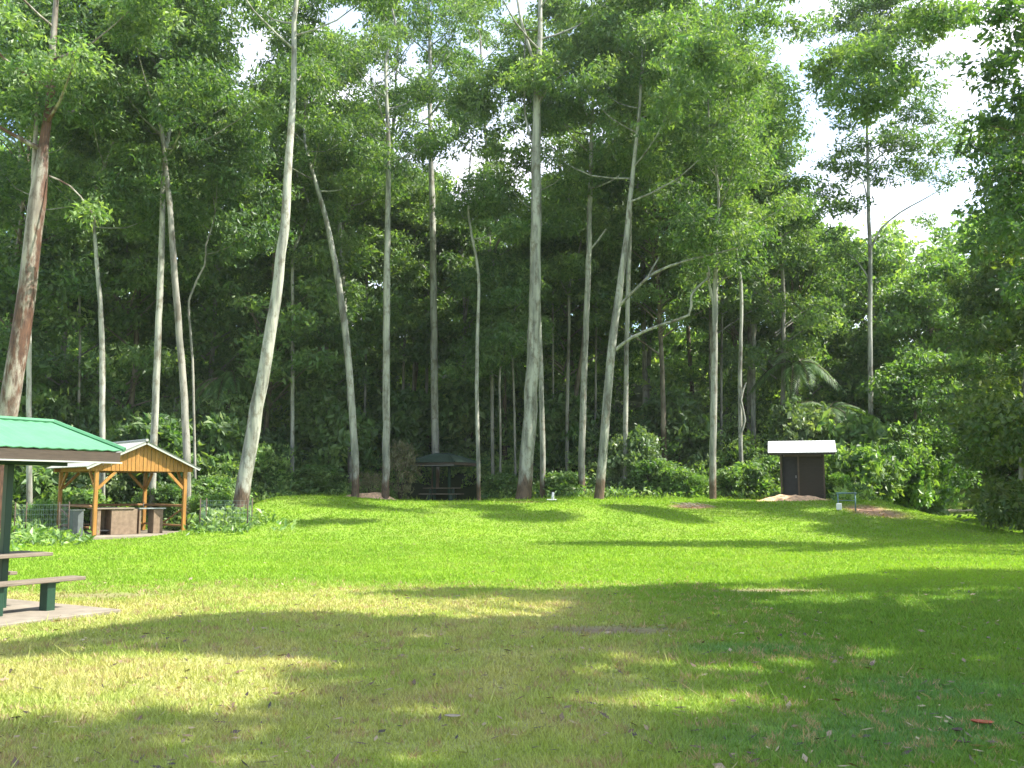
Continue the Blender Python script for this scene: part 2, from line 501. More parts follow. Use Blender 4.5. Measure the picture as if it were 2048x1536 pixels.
# ------------------------------------------------------------------ grass blades
def grass(n, y0, y1, name):
    r = np.random.default_rng(5)
    y = y0 * (y1 / y0) ** r.random(n)
    x = (r.random(n) * 2 - 1) * (0.60 * y + 1.6)
    keep = (y < lawn_edge(x) + 1.5) & (r.random(n) > dirt_amount(x, y) * .93)
    # no turf through the two slabs
    for (c, a, hl, hw) in SLABS:
        dx, dy = x - c[0], y - c[1]
        l_ = dx * math.cos(a) + dy * math.sin(a)
        w_ = -dx * math.sin(a) + dy * math.cos(a)
        keep &= ~((abs(l_) < hl) & (abs(w_) < hw))
    x, y = x[keep], y[keep]
    n = len(x)
    z = ground(x, y)
    tuft = vnoise(x, y, 2.3, 21) * .6 + vnoise(x, y, 7, 22) * .4
    h = (.022 + .032 * r.random(n) ** 1.5) * (.6 + .9 * tuft) * (1 + .012 * y)
    tall = r.random(n) < .012
    h = np.where(tall, h * 2.4, h)
    h = h * (1 + 3.2 * sstep(-1.3, .6, y - lawn_edge(x) + .8 * (vnoise(x, y, 1.1, 33) - .5)) * r.random(n))
    w = np.maximum(.0042, y * .00068) * (.7 + .8 * r.random(n))
    a = r.random(n) * 2 * np.pi
    lean = r.normal(0, .55, (n, 2)) * h[:, None]
    base = np.stack([x, y, z - .004], 1)
    side = np.stack([np.cos(a) * w, np.sin(a) * w, np.zeros(n)], 1)
    tip = base + np.stack([lean[:, 0], lean[:, 1], h], 1)
    Vv = np.stack([base - side, base + side, tip], 1).reshape(-1, 3)
    Ff = np.arange(3 * n).reshape(n, 3)
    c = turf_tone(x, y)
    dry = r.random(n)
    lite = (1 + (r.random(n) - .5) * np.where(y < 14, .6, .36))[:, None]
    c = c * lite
    yl = (dry > .90)[:, None]
    c = np.where(yl, c * .5 + np.array([.20, .19, .07]) * .7, c)
    lf = ((vnoise(x, y, 9, 31) > .70) & (y < 17) & (x < 3.5) & (dry < .6))[:, None]
    c = np.where(lf, np.array([.38, .29, .17]) * lite, c)
    col = np.repeat(c, 3, 0)
    me = mesh_np(name, Vv, Ff, [M['grass']], color=np.clip(col, 0, 1))
    tag(link(name, me), "bright green mown grass with straw coloured worn patches across the clearing", "grass", kind="stuff")

# ------------------------------------------------------------------ foliage
def leaves(clumps, L, W, dens, r, droop=.3, sprig=14, tint0=0.5, tvar=.5, keep=None, shell=.55, up=0.0):
    """clumps (K,5): x,y,z,radius,flat.  Returns verts, tint of rhombic leaves."""
    clumps = np.asarray(clumps, float).reshape(-1, 5)
    if len(clumps) == 0:
        return np.zeros((0, 3)), np.zeros(0)
    ns = np.maximum(3, (dens * clumps[:, 3] ** 2 / sprig)).astype(int)
    ci = np.repeat(np.arange(len(clumps)), ns)
    S = len(ci)
    d = r.normal(size=(S, 3)); d /= np.linalg.norm(d, axis=1)[:, None]
    rad = clumps[ci, 3] * (shell + (1 - shell) * r.random(S)) * (.8 + .4 * r.random(S))
    off = d * rad[:, None]
    off[:, 2] *= clumps[ci, 4]
    sc = clumps[ci, :3] + off
    ctint = (r.random(len(clumps)) - .5) * .5
    stint = tint0 + ctint[ci] * tvar * 1.3 + (r.random(S) - .5) * tvar
    sdir = d + r.normal(size=(S, 3)) * .5
    li = np.repeat(np.arange(S), sprig)
    N = len(li)
    sig = .30 * L * sprig ** .5 * .8
    pc = sc[li] + r.normal(size=(N, 3)) * np.array([sig, sig, sig * .6])
    ax = sdir[li] * .6 + r.normal(size=(N, 3)) * .8
    ax[:, 2] -= droop * 1.6
    ax[:, 2] += up
    ax /= np.linalg.norm(ax, axis=1)[:, None] + 1e-9
    nn = r.normal(size=(N, 3)); nn[:, 2] += .5
    sd = np.cross(ax, nn); sd /= np.linalg.norm(sd, axis=1)[:, None] + 1e-9
    q_ = .45 + 1.1 * r.random(N) ** 1.3; l_ = L * q_ * (.85 + .3 * r.random(N)); w_ = W * q_ * (.75 + .5 * r.random(N))
    if keep is not None:
        k = keep(pc)
        pc, ax, sd, l_, w_, li = pc[k], ax[k], sd[k], l_[k], w_[k], li[k]
        N = len(pc)
    nrm = np.cross(ax, sd)
    a = pc - ax * (l_ / 2)[:, None]
    b_ = pc + ax * (l_ / 2)[:, None]
    mid = pc - ax * (l_ * .08)[:, None] - nrm * (w_ * .18)[:, None]
    V_ = np.stack([a, mid + sd * (w_ / 2)[:, None], b_, mid - sd * (w_ / 2)[:, None]], 1).reshape(-1, 3)
    t_ = np.clip(stint[li] + (r.random(N) - .5) * .3, 0, 1)
    return V_, np.repeat(t_, 4)

def leaf_mesh(name, V_, t_, mat):
    n = len(V_) // 4
    return mesh_np(name, V_, np.arange(4 * n).reshape(n, 4), [mat], tint=t_)

def catmull(pts, rs, step=0.7):
    pts = np.asarray(pts, float); rs = np.asarray(rs, float)
    out, ro = [], []
    n = len(pts)
    for i in range(n - 1):
        p0 = pts[max(i - 1, 0)]; p1 = pts[i]; p2 = pts[i + 1]; p3 = pts[min(i + 2, n - 1)]
        k = max(2, int(np.linalg.norm(p2 - p1) / step))
        for j in range(k):
            t = j / k
            out.append(.5 * ((2 * p1) + (-p0 + p2) * t + (2 * p0 - 5 * p1 + 4 * p2 - p3) * t * t + (-p0 + 3 * p1 - 3 * p2 + p3) * t ** 3))
            ro.append(rs[i] * (1 - t) + rs[i + 1] * t)
    out.append(pts[-1]); ro.append(rs[-1])
    return np.array(out), np.array(ro)

class Tubes:
    def __init__(self): self.v, self.f, self.n = [], [], 0
    def add(self, pts, rs, sides=10, step=.7, wob=0.0, r=None, lump=0.0):
        p, q = catmull(pts, rs, step)
        K = len(p)
        if wob and r is not None:
            w = r.normal(size=(K, 3)) * wob; w[0] = 0; w[:, 2] = 0
            p = p + w
        tang = np.gradient(p, axis=0)
        tang /= np.linalg.norm(tang, axis=1)[:, None] + 1e-9
        ref = np.array([0., 1, 0]) if abs(tang[0][1]) < .8 else np.array([1., 0, 0])
        s = np.cross(tang, ref); s /= np.linalg.norm(s, axis=1)[:, None] + 1e-9
        t = np.cross(s, tang)
        an = np.arange(sides) * 2 * np.pi / sides
        rad = q[:, None] * np.ones(sides)[None]
        if lump and r is not None:
            rad = rad * (1 + lump * (r.random((K, sides)) - .5))
        ring = p[:, None] + (s[:, None] * np.cos(an)[None, :, None] + t[:, None] * np.sin(an)[None, :, None]) * rad[..., None]
        base = self.n
        self.v.append(ring.reshape(-1, 3)); self.n += K * sides
        i = np.arange(K - 1)[:, None] * sides; j = np.arange(sides)[None]; j2 = (j + 1) % sides
        self.f.append(np.stack([base + i + j, base + i + j2, base + i + sides + j2, base + i + sides + j], -1).reshape(-1, 4))
    def mesh(self, name, mat, origin):
        return mesh_np(name, np.concatenate(self.v) - origin, np.concatenate(self.f), [mat], smooth=True)

# where the photograph's canopy opens to the sky: clump centres are not planned there
SKY = [(482, 95, 36, 26), (436, 60, 14, 16), (720, 40, 22, 40), (840, 95, 42, 44), (800, 130, 40, 60), (935, 60, 24, 50), (880, 330, 20, 16), (905, 395, 22, 16), (800, 330, 16, 14), (740, 130, 22, 20), (1060, 420, 18, 30), (1100, 60, 20, 18), (340, 110, 14, 10), (270, 60, 12, 14), (1330, 130, 14, 12), (1010, 30, 22, 40), (655, 40, 18, 20), (990, 180, 34, 90),
       (1015, 260, 42, 80), (1035, 350, 28, 60), (900, 240, 40, 28), (760, 215, 26, 20), (950, 330, 30, 34), (1120, 335, 42, 26), (1200, 215, 52, 26),
       (1215, 270, 36, 20), (1245, 380, 24, 18), (670, 190, 26, 40), (690, 250, 22, 40), (1600, 60, 40, 30), (1560, 30, 26, 24), (1590, 215, 26, 26), (1600, 330, 30, 26),
       (1670, 110, 60, 30), (1760, 110, 40, 32), (1870, 120, 60, 130), (1930, 40, 50, 50), (1760, 240, 34, 22), (1790, 400, 80, 34), (1870, 385, 70, 44),
       (1700, 448, 70, 26), (1700, 370, 40, 20), (1640, 262, 22, 22), (1930, 215, 30, 30), (1420, 190, 10, 10), (520, 190, 18, 14), (560, 30, 14, 24), (1900, 330, 60, 26)]
def in_sky(p, grow=1.0, pad=2.0):
    u, v = proj(p)
    m = np.zeros(u.shape, bool)
    for (a, b_, ra, rb) in SKY:
        m |= ((u - a) / (ra * grow + pad)) ** 2 + ((v - b_) / (rb * grow + pad)) ** 2 < 1
    return m

GUMS = "tall gum trees along the forest edge"
def gum_tree(label, pix, Y_, widths, top=31.0, crown_v=420, spread=3.6, nlimb=13, mat='bark', leafm='gum', extra=(), lean_y=0.0, dens=300,
             name="gum_tree", group=GUMS, seed=None, cat="tree", clr=(1.0, 1.75), base_z=None, up_dir=None, sides=12, more=None, open_sky=True):
    """pix: photo positions up the trunk (first = foot); widths: trunk width there in photo pixels"""
    r = np.random.default_rng(seed if seed is not None else abs(hash(label)) % 9999 if False else sum(map(ord, label)))
    pts = [P(u, v, Y_ + lean_y * i) for i, (u, v) in enumerate(pix)]
    pts[0][2] = gz(pts[0][0], pts[0][1]) - .15 if base_z is None else base_z
    sc = Y_ / F / 2
    rs = [w * sc * .78 for w in widths]
    # flare at the foot
    foot = pts[0].copy(); flare = pts[0] * .93 + pts[1] * .07
    P0 = [foot, flare] + pts[1:]
    R0 = [rs[0] * 1.28, rs[0] * .98] + rs[1:]
    last, prev = P0[-1], P0[-2]
    d = (last - prev) / np.linalg.norm(last - prev)
    if up_dir is not None: d = np.array(up_dir, float)
    d = d * .6 + np.array([0, 0, .4]); d /= np.linalg.norm(d)
    zt = top
    if last[2] < zt - 1:
        k = 3
        for j in range(1, k + 1):
            q = last + d * (zt - last[2]) * j / k / max(d[2], .5) + np.array([r.normal() * .35, r.normal() * .35, 0])
            P0.append(q); R0.append(R0[len(pts)] * (1 - .8 * j / k) if j < k else .02)
    T = Tubes()
    T.add(P0, R0, sides, .8, .015 * rs[0] / .3, r, .06)
    fine, fr = catmull(P0, R0, .5)
    clumps = []
    z0 = P(pix[-1][0], crown_v, Y_)[2]
    cand = np.where(fine[:, 2] >= min(z0, fine[-1, 2] - 3))[0]
    az = r.random() * 6.28
    for k in range(nlimb):
        f = (k + .5) / nlimb
        i = cand[min(len(cand) - 1, int(f * len(cand)))]
        o = fine[i]
        az += 2.4 + r.normal() * .3
        Ls = spread * (1 - .55 * f) * (.7 + .5 * r.random())
        el = .45 + .5 * f + r.normal() * .1
        e = o + np.array([math.cos(az) * math.cos(el), math.sin(az) * math.cos(el), math.sin(el)]) * Ls
        m_ = o * .5 + e * .5 + np.array([0, 0, -.10 * Ls])
        r0 = max(.02, min(fr[i] * .5, .10))
        T.add([o, m_, e], [r0, r0 * .65, .012], 6, .8)
        for (c, rr) in ((e, 1.0), (m_ * .4 + e * .6 + r.normal(size=3) * .5, .8), (e + r.normal(size=3) * np.array([1.1, 1.1, .5]), .85)):
            clumps.append([*c, (clr[0] + (clr[1] - clr[0]) * r.random()) * rr, .45])
    clumps.append([*fine[-1], clr[1] * .9, .6])
    for (ep, ew, cl) in extra:                       # hand placed branches: photo positions
        q = [P(u, v, Y_ + dy) for (u, v, dy) in ep]
        T.add(q, [w * sc * .8 for w in ew], 8, .5)
        for (u, v, dy, rr) in cl:
            clumps.append([*P(u, v, Y_ + dy), rr, .5])
    cl = np.array(clumps)
    insk = in_sky(cl[:, :3], .95)
    if open_sky:
        cl[insk, 3] *= .62
    hide = insk & (r.random(len(cl)) < .60)
    if open_sky:
        cl = cl[~hide]
    cl = cl[proj(cl[:, :3])[1] > -45]
    if more is not None:
        for k, c in enumerate(more):
            if k % 99 == 98:
                zt_ = c[2] - .6 * np.linalg.norm(c[:2] - foot[:2])
                o = fine[np.abs(fine[:, 2] - zt_).argmin()]
                T.add([o, o * .5 + c[:3] * .5 + [0, 0, .5], c[:3]], [.06, .04, .012], 6, 1.0)
        cl = np.concatenate([cl, more])
    root = empty(name, foot)
    tag(root, label, cat, group)
    link("trunk", T.mesh("trunk", M[mat], foot), root)
    V_, t_ = leaves(cl, .22, .082, dens * 1.45, r, droop=.35, sprig=12)
    if len(V_):
        link("crown", leaf_mesh("crown", V_ - foot, t_, M[leafm]), root)
    return root, T

def bushy_tree(label, x, y, h, crown_r, crown_z0, trunk_r, leafm='forest', mat='bark_brown', nclump=34, L=.34, W=.16, dens=150, seed=1,
               group="leafy forest trees behind the gums", name="forest_tree", cat="tree", clr=(1.1, 2.0), keep=None, lean=(0, 0), avoid=True, fixed=None, tint0=.5):
    r = np.random.default_rng(seed)
    foot = np.array([x, y, gz(x, y) - .15])
    top = foot + np.array([lean[0], lean[1], h])
    T = Tubes()
    mid = foot * .5 + top * .5 + np.array([r.normal() * .4, r.normal() * .3, 0])
    T.add([foot, foot + np.array([0, 0, .4]), mid, top], [trunk_r * 1.3, trunk_r, trunk_r * .7, .03], 9, .9, .02, r)
    cl = []
    if fixed is None:
        for k in range(nclump):
            f = r.random()
            zz = crown_z0 + (h - crown_z0) * f
            prof = math.sin(math.pi * min(1, .18 + .82 * f)) ** .6
            a = r.random() * 6.28
            rr = crown_r * prof * math.sqrt(r.random()) * 1.0
            b0 = foot + (top - foot) * (zz / h)
            c = b0 + np.array([math.cos(a) * rr, math.sin(a) * rr, 0])
            cl.append([*c, clr[0] + (clr[1] - clr[0]) * r.random(), .52])
            if k % 2 == 0:
                o = foot + (top - foot) * max(.25, (zz - rr * .6) / h)
                T.add([o, o * .45 + c * .55 + np.array([0, 0, .2]), c], [trunk_r * .35, trunk_r * .2, .015], 5, 1.2)
        cl = np.array(cl)
        cl = cl[proj(cl[:, :3])[1] > -70]
    else:
        cl = np.array(fixed, float)
        for k in range(0, len(cl)):
            c = cl[k, :3]
            hz = np.linalg.norm(c[:2] - foot[:2])
            o = foot + (top - foot) * np.clip((c[2] - foot[2] - hz * .55) / h, .2, .97)
            if k % 2 == 0:
                T.add([o, o * .5 + c * .5 + np.array([0, 0, .4]), c], [trunk_r * .35, trunk_r * .2, .015], 5, 1.5)
    if avoid:
        insk = in_sky(cl[:, :3], 1.0, 10)
        cl[insk, 3] *= .6
        cl = cl[~(insk & (r.random(len(cl)) < .80))]
    root = empty(name, foot)
    tag(root, label, cat, group)
    link("trunk", T.mesh("trunk", M[mat], foot), root)
    V_, t_ = leaves(cl, L, W, dens, r, droop=.25, sprig=10, keep=keep, tint0=tint0)
    link("crown", leaf_mesh("crown", V_ - foot, t_, M[leafm]), root)
    return root

# ================================================================== BUILT THINGS
SLABS = []
# ---- green roofed picnic shelter at the left
TH = math.radians(60)
ax_ = np.array([math.cos(TH), math.sin(TH)]); bx_ = np.array([-math.sin(TH), math.cos(TH)])
S0 = np.array([-6.75, 12.8])
zg = gz(*S0)
def corrugated(mb, a, b, c, d, n, amp=.012, th=.012):
    """roof plane a-b along eave, d-c along ridge, folded into n ribs"""
    a, b, c, d = (np.array(q, float) for q in (a, b, c, d))
    nrm = np.cross(b - a, d - a); nrm /= np.linalg.norm(nrm)
    if nrm[2] < 0: nrm = -nrm
    top = []
    for i in range(n + 1):
        t = i / n
        o = nrm * (amp if i % 2 else 0)
        top.append((a + (b - a) * t + o, d + (c - d) * t + o))
    vs_ = [p for pr in top for p in pr] + [p - nrm * th for pr in top for p in pr]
    m = 2 * (n + 1)
    fs_ = []
    for i in range(n):
        fs_.append((2 * i, 2 * i + 2, 2 * i + 3, 2 * i + 1))
        fs_.append((m + 2 * i, m + 2 * i + 1, m + 2 * i + 3, m + 2 * i + 2))
        fs_.append((2 * i, m + 2 * i, m + 2 * i + 2, 2 * i + 2))
    mb.add(vs_, fs_)

def hip_shelter(label, origin, th, ext_p, ext_n, w, eave, rise, hipset, posts, roofm, label_group=None, post_w=.13, fascia=.13):
    """local frame: x along the ridge, y across"""
    root = empty("picnic_shelter", (*origin, gz(*origin)), th)
    tag(root, label, "shelter", label_group)
    x0, x1 = -ext_n, ext_p
    zr = eave + rise
    A, B, C_, D = (x0, -w, eave), (x1, -w, eave), (x1, w, eave), (x0, w, eave)
    R0, R1 = (x0 + hipset, 0, zr), (x1 - hipset, 0, zr)
    mb = MB()
    corrugated(mb, A, B, R1, R0, int((x1 - x0) / .09))
    corrugated(mb, C_, D, R0, R1, int((x1 - x0) / .09))
    corrugated(mb, B, C_, R1, (R1[0] + .001, .002, zr), int(2 * w / .09))
    corrugated(mb, D, A, R0, (R0[0] - .001, .002, zr), int(2 * w / .09))
    roof = mb.build("roof", M[roofm], root)
    rc = MB()
    for p, q in ((R0, R1), (R1, B), (R1, C_), (R0, A), (R0, D)):
        rc.rod(np.array(p) + [0, 0, .02], np.array(q) + [0, 0, .02], .035, n=6)
    rc.build("ridge_cap", M[roofm], roof)
    fb = MB()
    i_ = .03
    for (sx, yy) in ((1, -w + i_), (1, w - i_)):
        fb.box(((x0 + x1) / 2, yy, eave - fascia / 2 - .02), (x1 - x0 - 2 * i_ - .05, .03, fascia))
    for xx in (x0 + i_, x1 - i_):
        fb.box((xx, 0, eave - fascia / 2 - .02), (.03, 2 * w - 2 * i_ - .07, fascia))
    fb.build("fascia", M['brown_trim'], root)
    gt = MB()
    for yy in (-w, w):
        gt.box(((x0 + x1) / 2, yy, eave - fascia - .035), (x1 - x0 - .1, .05, .02))
    gt.build("gutter_lip", M['zinc'], root)
    k = int((x1 - x0) / .6)
    for i in range(k + 1):
        rf = MB()
        xx = x0 + .12 + (x1 - x0 - .24) * i / k
        rr = min(1, min(xx - x0, x1 - xx) / hipset)
        rf.beam((xx, -w + .06, eave - .06), (xx, -w * (1 - rr), eave - .06 + rise * rr), .045, .08)
        rf.build("rafter", M['brown_trim'], root)
        MB().beam((xx, w - .06, eave - .06), (xx, w * (1 - rr), eave - .06 + rise * rr), .045, .08).build("rafter", M['brown_trim'], root)
    bm_ = MB().box(((x0 + x1) / 2, 0, eave - .13), (x1 - x0 - .4, .10, .14))
    bm_.build("beam", M['green_trim'], root)
    for (px, py) in posts:
        MB().box((px, py, (eave - .2) / 2), (post_w, post_w, eave - .2)).build("post", M['green_trim'], root, .008)
    return root

def picnic_table(label, origin, th, length, group, x_off=0.0, s=1.0, leg_x=None, table_legs=None):
    root = empty("picnic_table", (*origin, gz(*origin)), th)
    tag(root, label, "picnic table", group)
    pl = MB()
    for k in range(4):
        yy = (-.27 + .18 * k) * s
        pl.box((x_off, yy, .735), (length + (.06 if k % 2 else 0), .165 * s, .045))
    tt = pl.build("tabletop", M['weathered'], root, .006)
    lx = leg_x or (length / 2 - .35)
    for sx in (table_legs or (-lx, lx)):
        MB().box((x_off + sx, 0, .685), (.07, .66 * s, .05)).build("underframe", M['green_trim'], root)
        MB().box((x_off + sx, 0, .33), (.10, .26 if not table_legs else .10, .66)).build("leg", M['green_trim'], root, .006)
    for sy in (-.75 * s, .75 * s):
        b = MB()
        for k in (-1, 1):
            b.box((x_off, sy + k * .072, .43), (length + .25, .135, .045))
        be = b.build("bench", M['weathered'], root, .006)
        for sx in (-lx, lx):
            MB().box((x_off + sx, sy, .20), (.12, .16, .40)).build("bench_leg", M['green_trim'], be, .006)
            MB().box((x_off + sx, sy, .3985), (.16, .24, .012)).build("bench_bracket", M['green_trim'], be)
    return root

hip_shelter("picnic shelter with pale green hipped metal roof cut off by the left edge",
            S0, TH, 1.03, 3.3, 1.0, 2.13, .40, .42, [(0, 0), (-2.2, 0)], 'green_roof', post_w=.095)
picnic_table("weathered plank picnic table with benches under the pale green roofed shelter", S0, TH, 1.35, None, x_off=-.2, leg_x=.35, table_legs=(-.25, -.45))
for o in list(bpy.data.objects):
    pass
sb = MB().box((-1.1, -.05, .0), (3.6, 2.9, .12))
slab = sb.build("concrete_slab", M['concrete'], None, .01)
slab.location = (*S0, zg - .012); slab.rotation_euler = (0, 0, TH)
tag(slab, "thin concrete slab under the picnic table with benches at the left edge", "slab")
c_ = S0 + ax_ * -1.1 + bx_ * -.05
SLABS.append((c_, TH, 1.8, 1.45))

# ---- orange timber shelter
O0 = np.array([-13.8, 31.7])
TO = math.atan2(.68, .73)
zo = gz(*O0)
def timber_shelter():
    root = empty("timber_shelter", (*O0, zo + .05), TO)
    tag(root, "timber shelter with orange board gable and pale metal roof beside the leaning gum", "shelter")
    W_, D_ = 3.05, 3.5
    pw = .12
    for (px, py) in ((0, 0), (W_, 0), (0, D_), (W_, D_)):
        p = MB().box((px, py, 1.12), (pw, pw, 2.16)).build("post", M['pine'], root, .01)
        br = MB()
        sx = 1 if px == 0 else -1
        sy = 1 if py == 0 else -1
        br.beam((px + sx * .06, py, 1.60), (px + sx * .62, py, 2.17), .07, .09)
        br.beam((px, py + sy * .06, 1.60), (px, py + sy * .62, 2.17), .07, .09)
        br.build("knee_brace", M['pine'], p)
    bb = MB()
    for py in (0, D_):
        bb.box((W_ / 2, py, 2.27), (W_ + .5, .10, .17))
    for px in (0, W_):
        bb.box((px, D_ / 2, 2.27), (.10, D_ - .11, .165))
    bb.build("tie_beam", M['pine'], root, .006)
    # boarded gable: separate boards with shadow gaps
    hw, rise, zb = W_ / 2 + .42, .86, 2.36
    g = MB()
    nb = 26
    for i in range(nb):
        xa = -.22 + (W_ + .44) * i / nb; xb = -.22 + (W_ + .44) * (i + .88) / nb
        def zt(x): return zb - .10 + rise * (1 - abs(x - W_ / 2) / hw) + .02
        for yy, sgn in ((-.065 - .012 * (i % 2), 1),):
            vs_ = [(xa, yy, zb - .17), (xb, yy, zb - .17), (xb, yy, max(zt(xb), zb - .1)), (xa, yy, max(zt(xa), zb - .1))]
            vs_ += [(x, y + .02, z) for x, y, z in vs_]
            g.add(vs_, [(0, 1, 2, 3), (7, 6, 5, 4), (0, 4, 5, 1), (1, 5, 6, 2), (2, 6, 7, 3), (3, 7, 4, 0)])
    g.build("gable_boards", M['pine'], root)
    y0, y1 = -.30, D_ + .35
    rf = MB()
    L0, L1, Rg0, Rg1 = (W_ / 2 - hw, y0, zb - .04), (W_ / 2 - hw, y1, zb - .04), (W_ / 2, y0, zb + rise), (W_ / 2, y1, zb + rise)
    E0, E1 = (W_ / 2 + hw, y0, zb - .04), (W_ / 2 + hw, y1, zb - .04)
    corrugated(rf, L0, L1, Rg1, Rg0, 50, .015, .02)
    corrugated(rf, E1, E0, Rg0, Rg1, 50, .015, .02)
    ro = rf.build("roof", M['zinc'], root)
    rc = MB().rod((W_ / 2, y0 - .01, zb + rise + .03), (W_ / 2, y1 + .01, zb + rise + .03), .05, n=6)
    rc.build("ridge_cap", M['zinc'], ro)
    bg_ = MB()
    bg_.beam((W_ / 2 - hw, y0 + .03, zb - .09), (W_ / 2 - .03, y0 + .03, zb + rise - .07), .03, .10)
    bg_.beam((W_ / 2 + hw, y0 + .03, zb - .09), (W_ / 2 + .03, y0 + .03, zb + rise - .07), .03, .10)
    bg_.build("barge_board", M['zinc'], root)
    pu = MB()
    for t in (.2, .55, .9):
        for s_ in (-1, 1):
            pu.box((W_ / 2 + s_ * hw * t, (y0 + y1) / 2, zb - .08 + rise * (1 - t) - .02), (.05, y1 - y0 - .1, .07))
    pu.build("purlin", M['pine_dark'], root)
    def rail(a, b, r=.045):
        return MB().rod(a, b, r).build("rail", M['pine_dark'], root, smooth=True)
    rail((.08, D_, 1.0), (W_ - .08, D_, 1.0)); rail((0, .4, 1.0), (0, D_ - .08, 1.0)); rail((W_, .08, 1.0), (W_, D_ - .08, 1.0))
    rail((.08, D_, .30), (W_ - .08, D_, .30), .035); rail((W_, .08, .30), (W_, D_ - .08, .30), .035); rail((0, .4, .30), (0, D_ - .08, .30), .035)
    rail((W_, .10, .90), (W_, 1.7, .38), .03)
    rail((0, 1.8, .38), (0, D_ - .1, .90), .03)
    return root
timber_shelter()
sl = MB().box((1.6, 1.55, 0.0), (4.3, 4.5, .2)).build("concrete_slab", M['concrete'], None, .01)
sl.location = (*O0, zo - .01); sl.rotation_euler = (0, 0, TO)
tag(sl, "pale concrete slab under the orange timber shelter and its barbecue", "slab")
cO = O0 + np.array([math.cos(TO), math.sin(TO)]) * 1.6 + np.array([-math.sin(TO), math.cos(TO)]) * 1.65
SLABS.append((cO, TO, 2.3, 2.6))

def barbecue():
    root = empty("barbecue", (*O0, zo + .09), TO)
    tag(root, "block built barbecue with dark firebox under the orange timber shelter", "barbecue")
    b = MB()
    b.box((1.15, .75, .43), (.88, .62, .86)); b.box((.30, .75, .43), (.12, .62, .86)); b.box((.53, 1.02, .43), (.34, .08, .86))
    b.build("block_base", M['block'], root, .008)
    MB().box((.53, .74, .15), (.335, .44, .04)).build("firebox", M['soot'], root)
    MB().box((.80, .75, .885), (1.34, .70, .045)).build("top_plate", M['concrete'], root, .006)
    MB().box((.62, .75, .92), (.62, .48, .022)).build("hotplate", M['soot'], root, .004)
    return root
barbecue()
def sinkbench():
    root = empty("sink_bench", (*O0, zo + .09), TO)
    tag(root, "steel topped wash bench on a block leg to the right of the barbecue", "bench")
    MB().box((2.16, .80, .87), (.95, .55, .04)).build("steel_top", M['steel'], root, .004)
    MB().box((2.38, .80, .42), (.34, .48, .84)).build("block_leg", M['block'], root, .008)
    MB().box((1.74, .80, .42), (.06, .48, .84)).build("side_panel", M['block'], root)
    MB().rod((2.0, .98, .89), (2.0, .98, 1.08), .012).rod((2.0, .98, 1.08), (2.0, .84, 1.06), .010).build("tap", M['steel'], root, smooth=True)
sinkbench()
# grey cabinet left of the timber shelter
gq = G(152, 1066)
def bin_box():
    x, y = -14.55, 32.0
    root = empty("utility_box", (x, y, gz(x, y)), TO)
    tag(root, "low grey metal box standing left of the timber shelter's front post", "box")
    MB().box((0, 0, .46), (.34, .45, .92)).build("casing", M['casing'], root, .012)
    MB().box((0, 0, .935), (.38, .49, .025)).build("lid", M['zinc'], root, .004)
bin_box()

# ---- dull green shelter between the gums
mo = np.array([P(884, 930, 50)[0], 50.0])
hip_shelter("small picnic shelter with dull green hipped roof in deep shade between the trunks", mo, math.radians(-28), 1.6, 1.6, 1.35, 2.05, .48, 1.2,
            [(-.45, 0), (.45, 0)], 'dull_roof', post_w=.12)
picnic_table("dark picnic table with benches under the dull green roofed shelter", mo, math.radians(-4), 1.9, None)

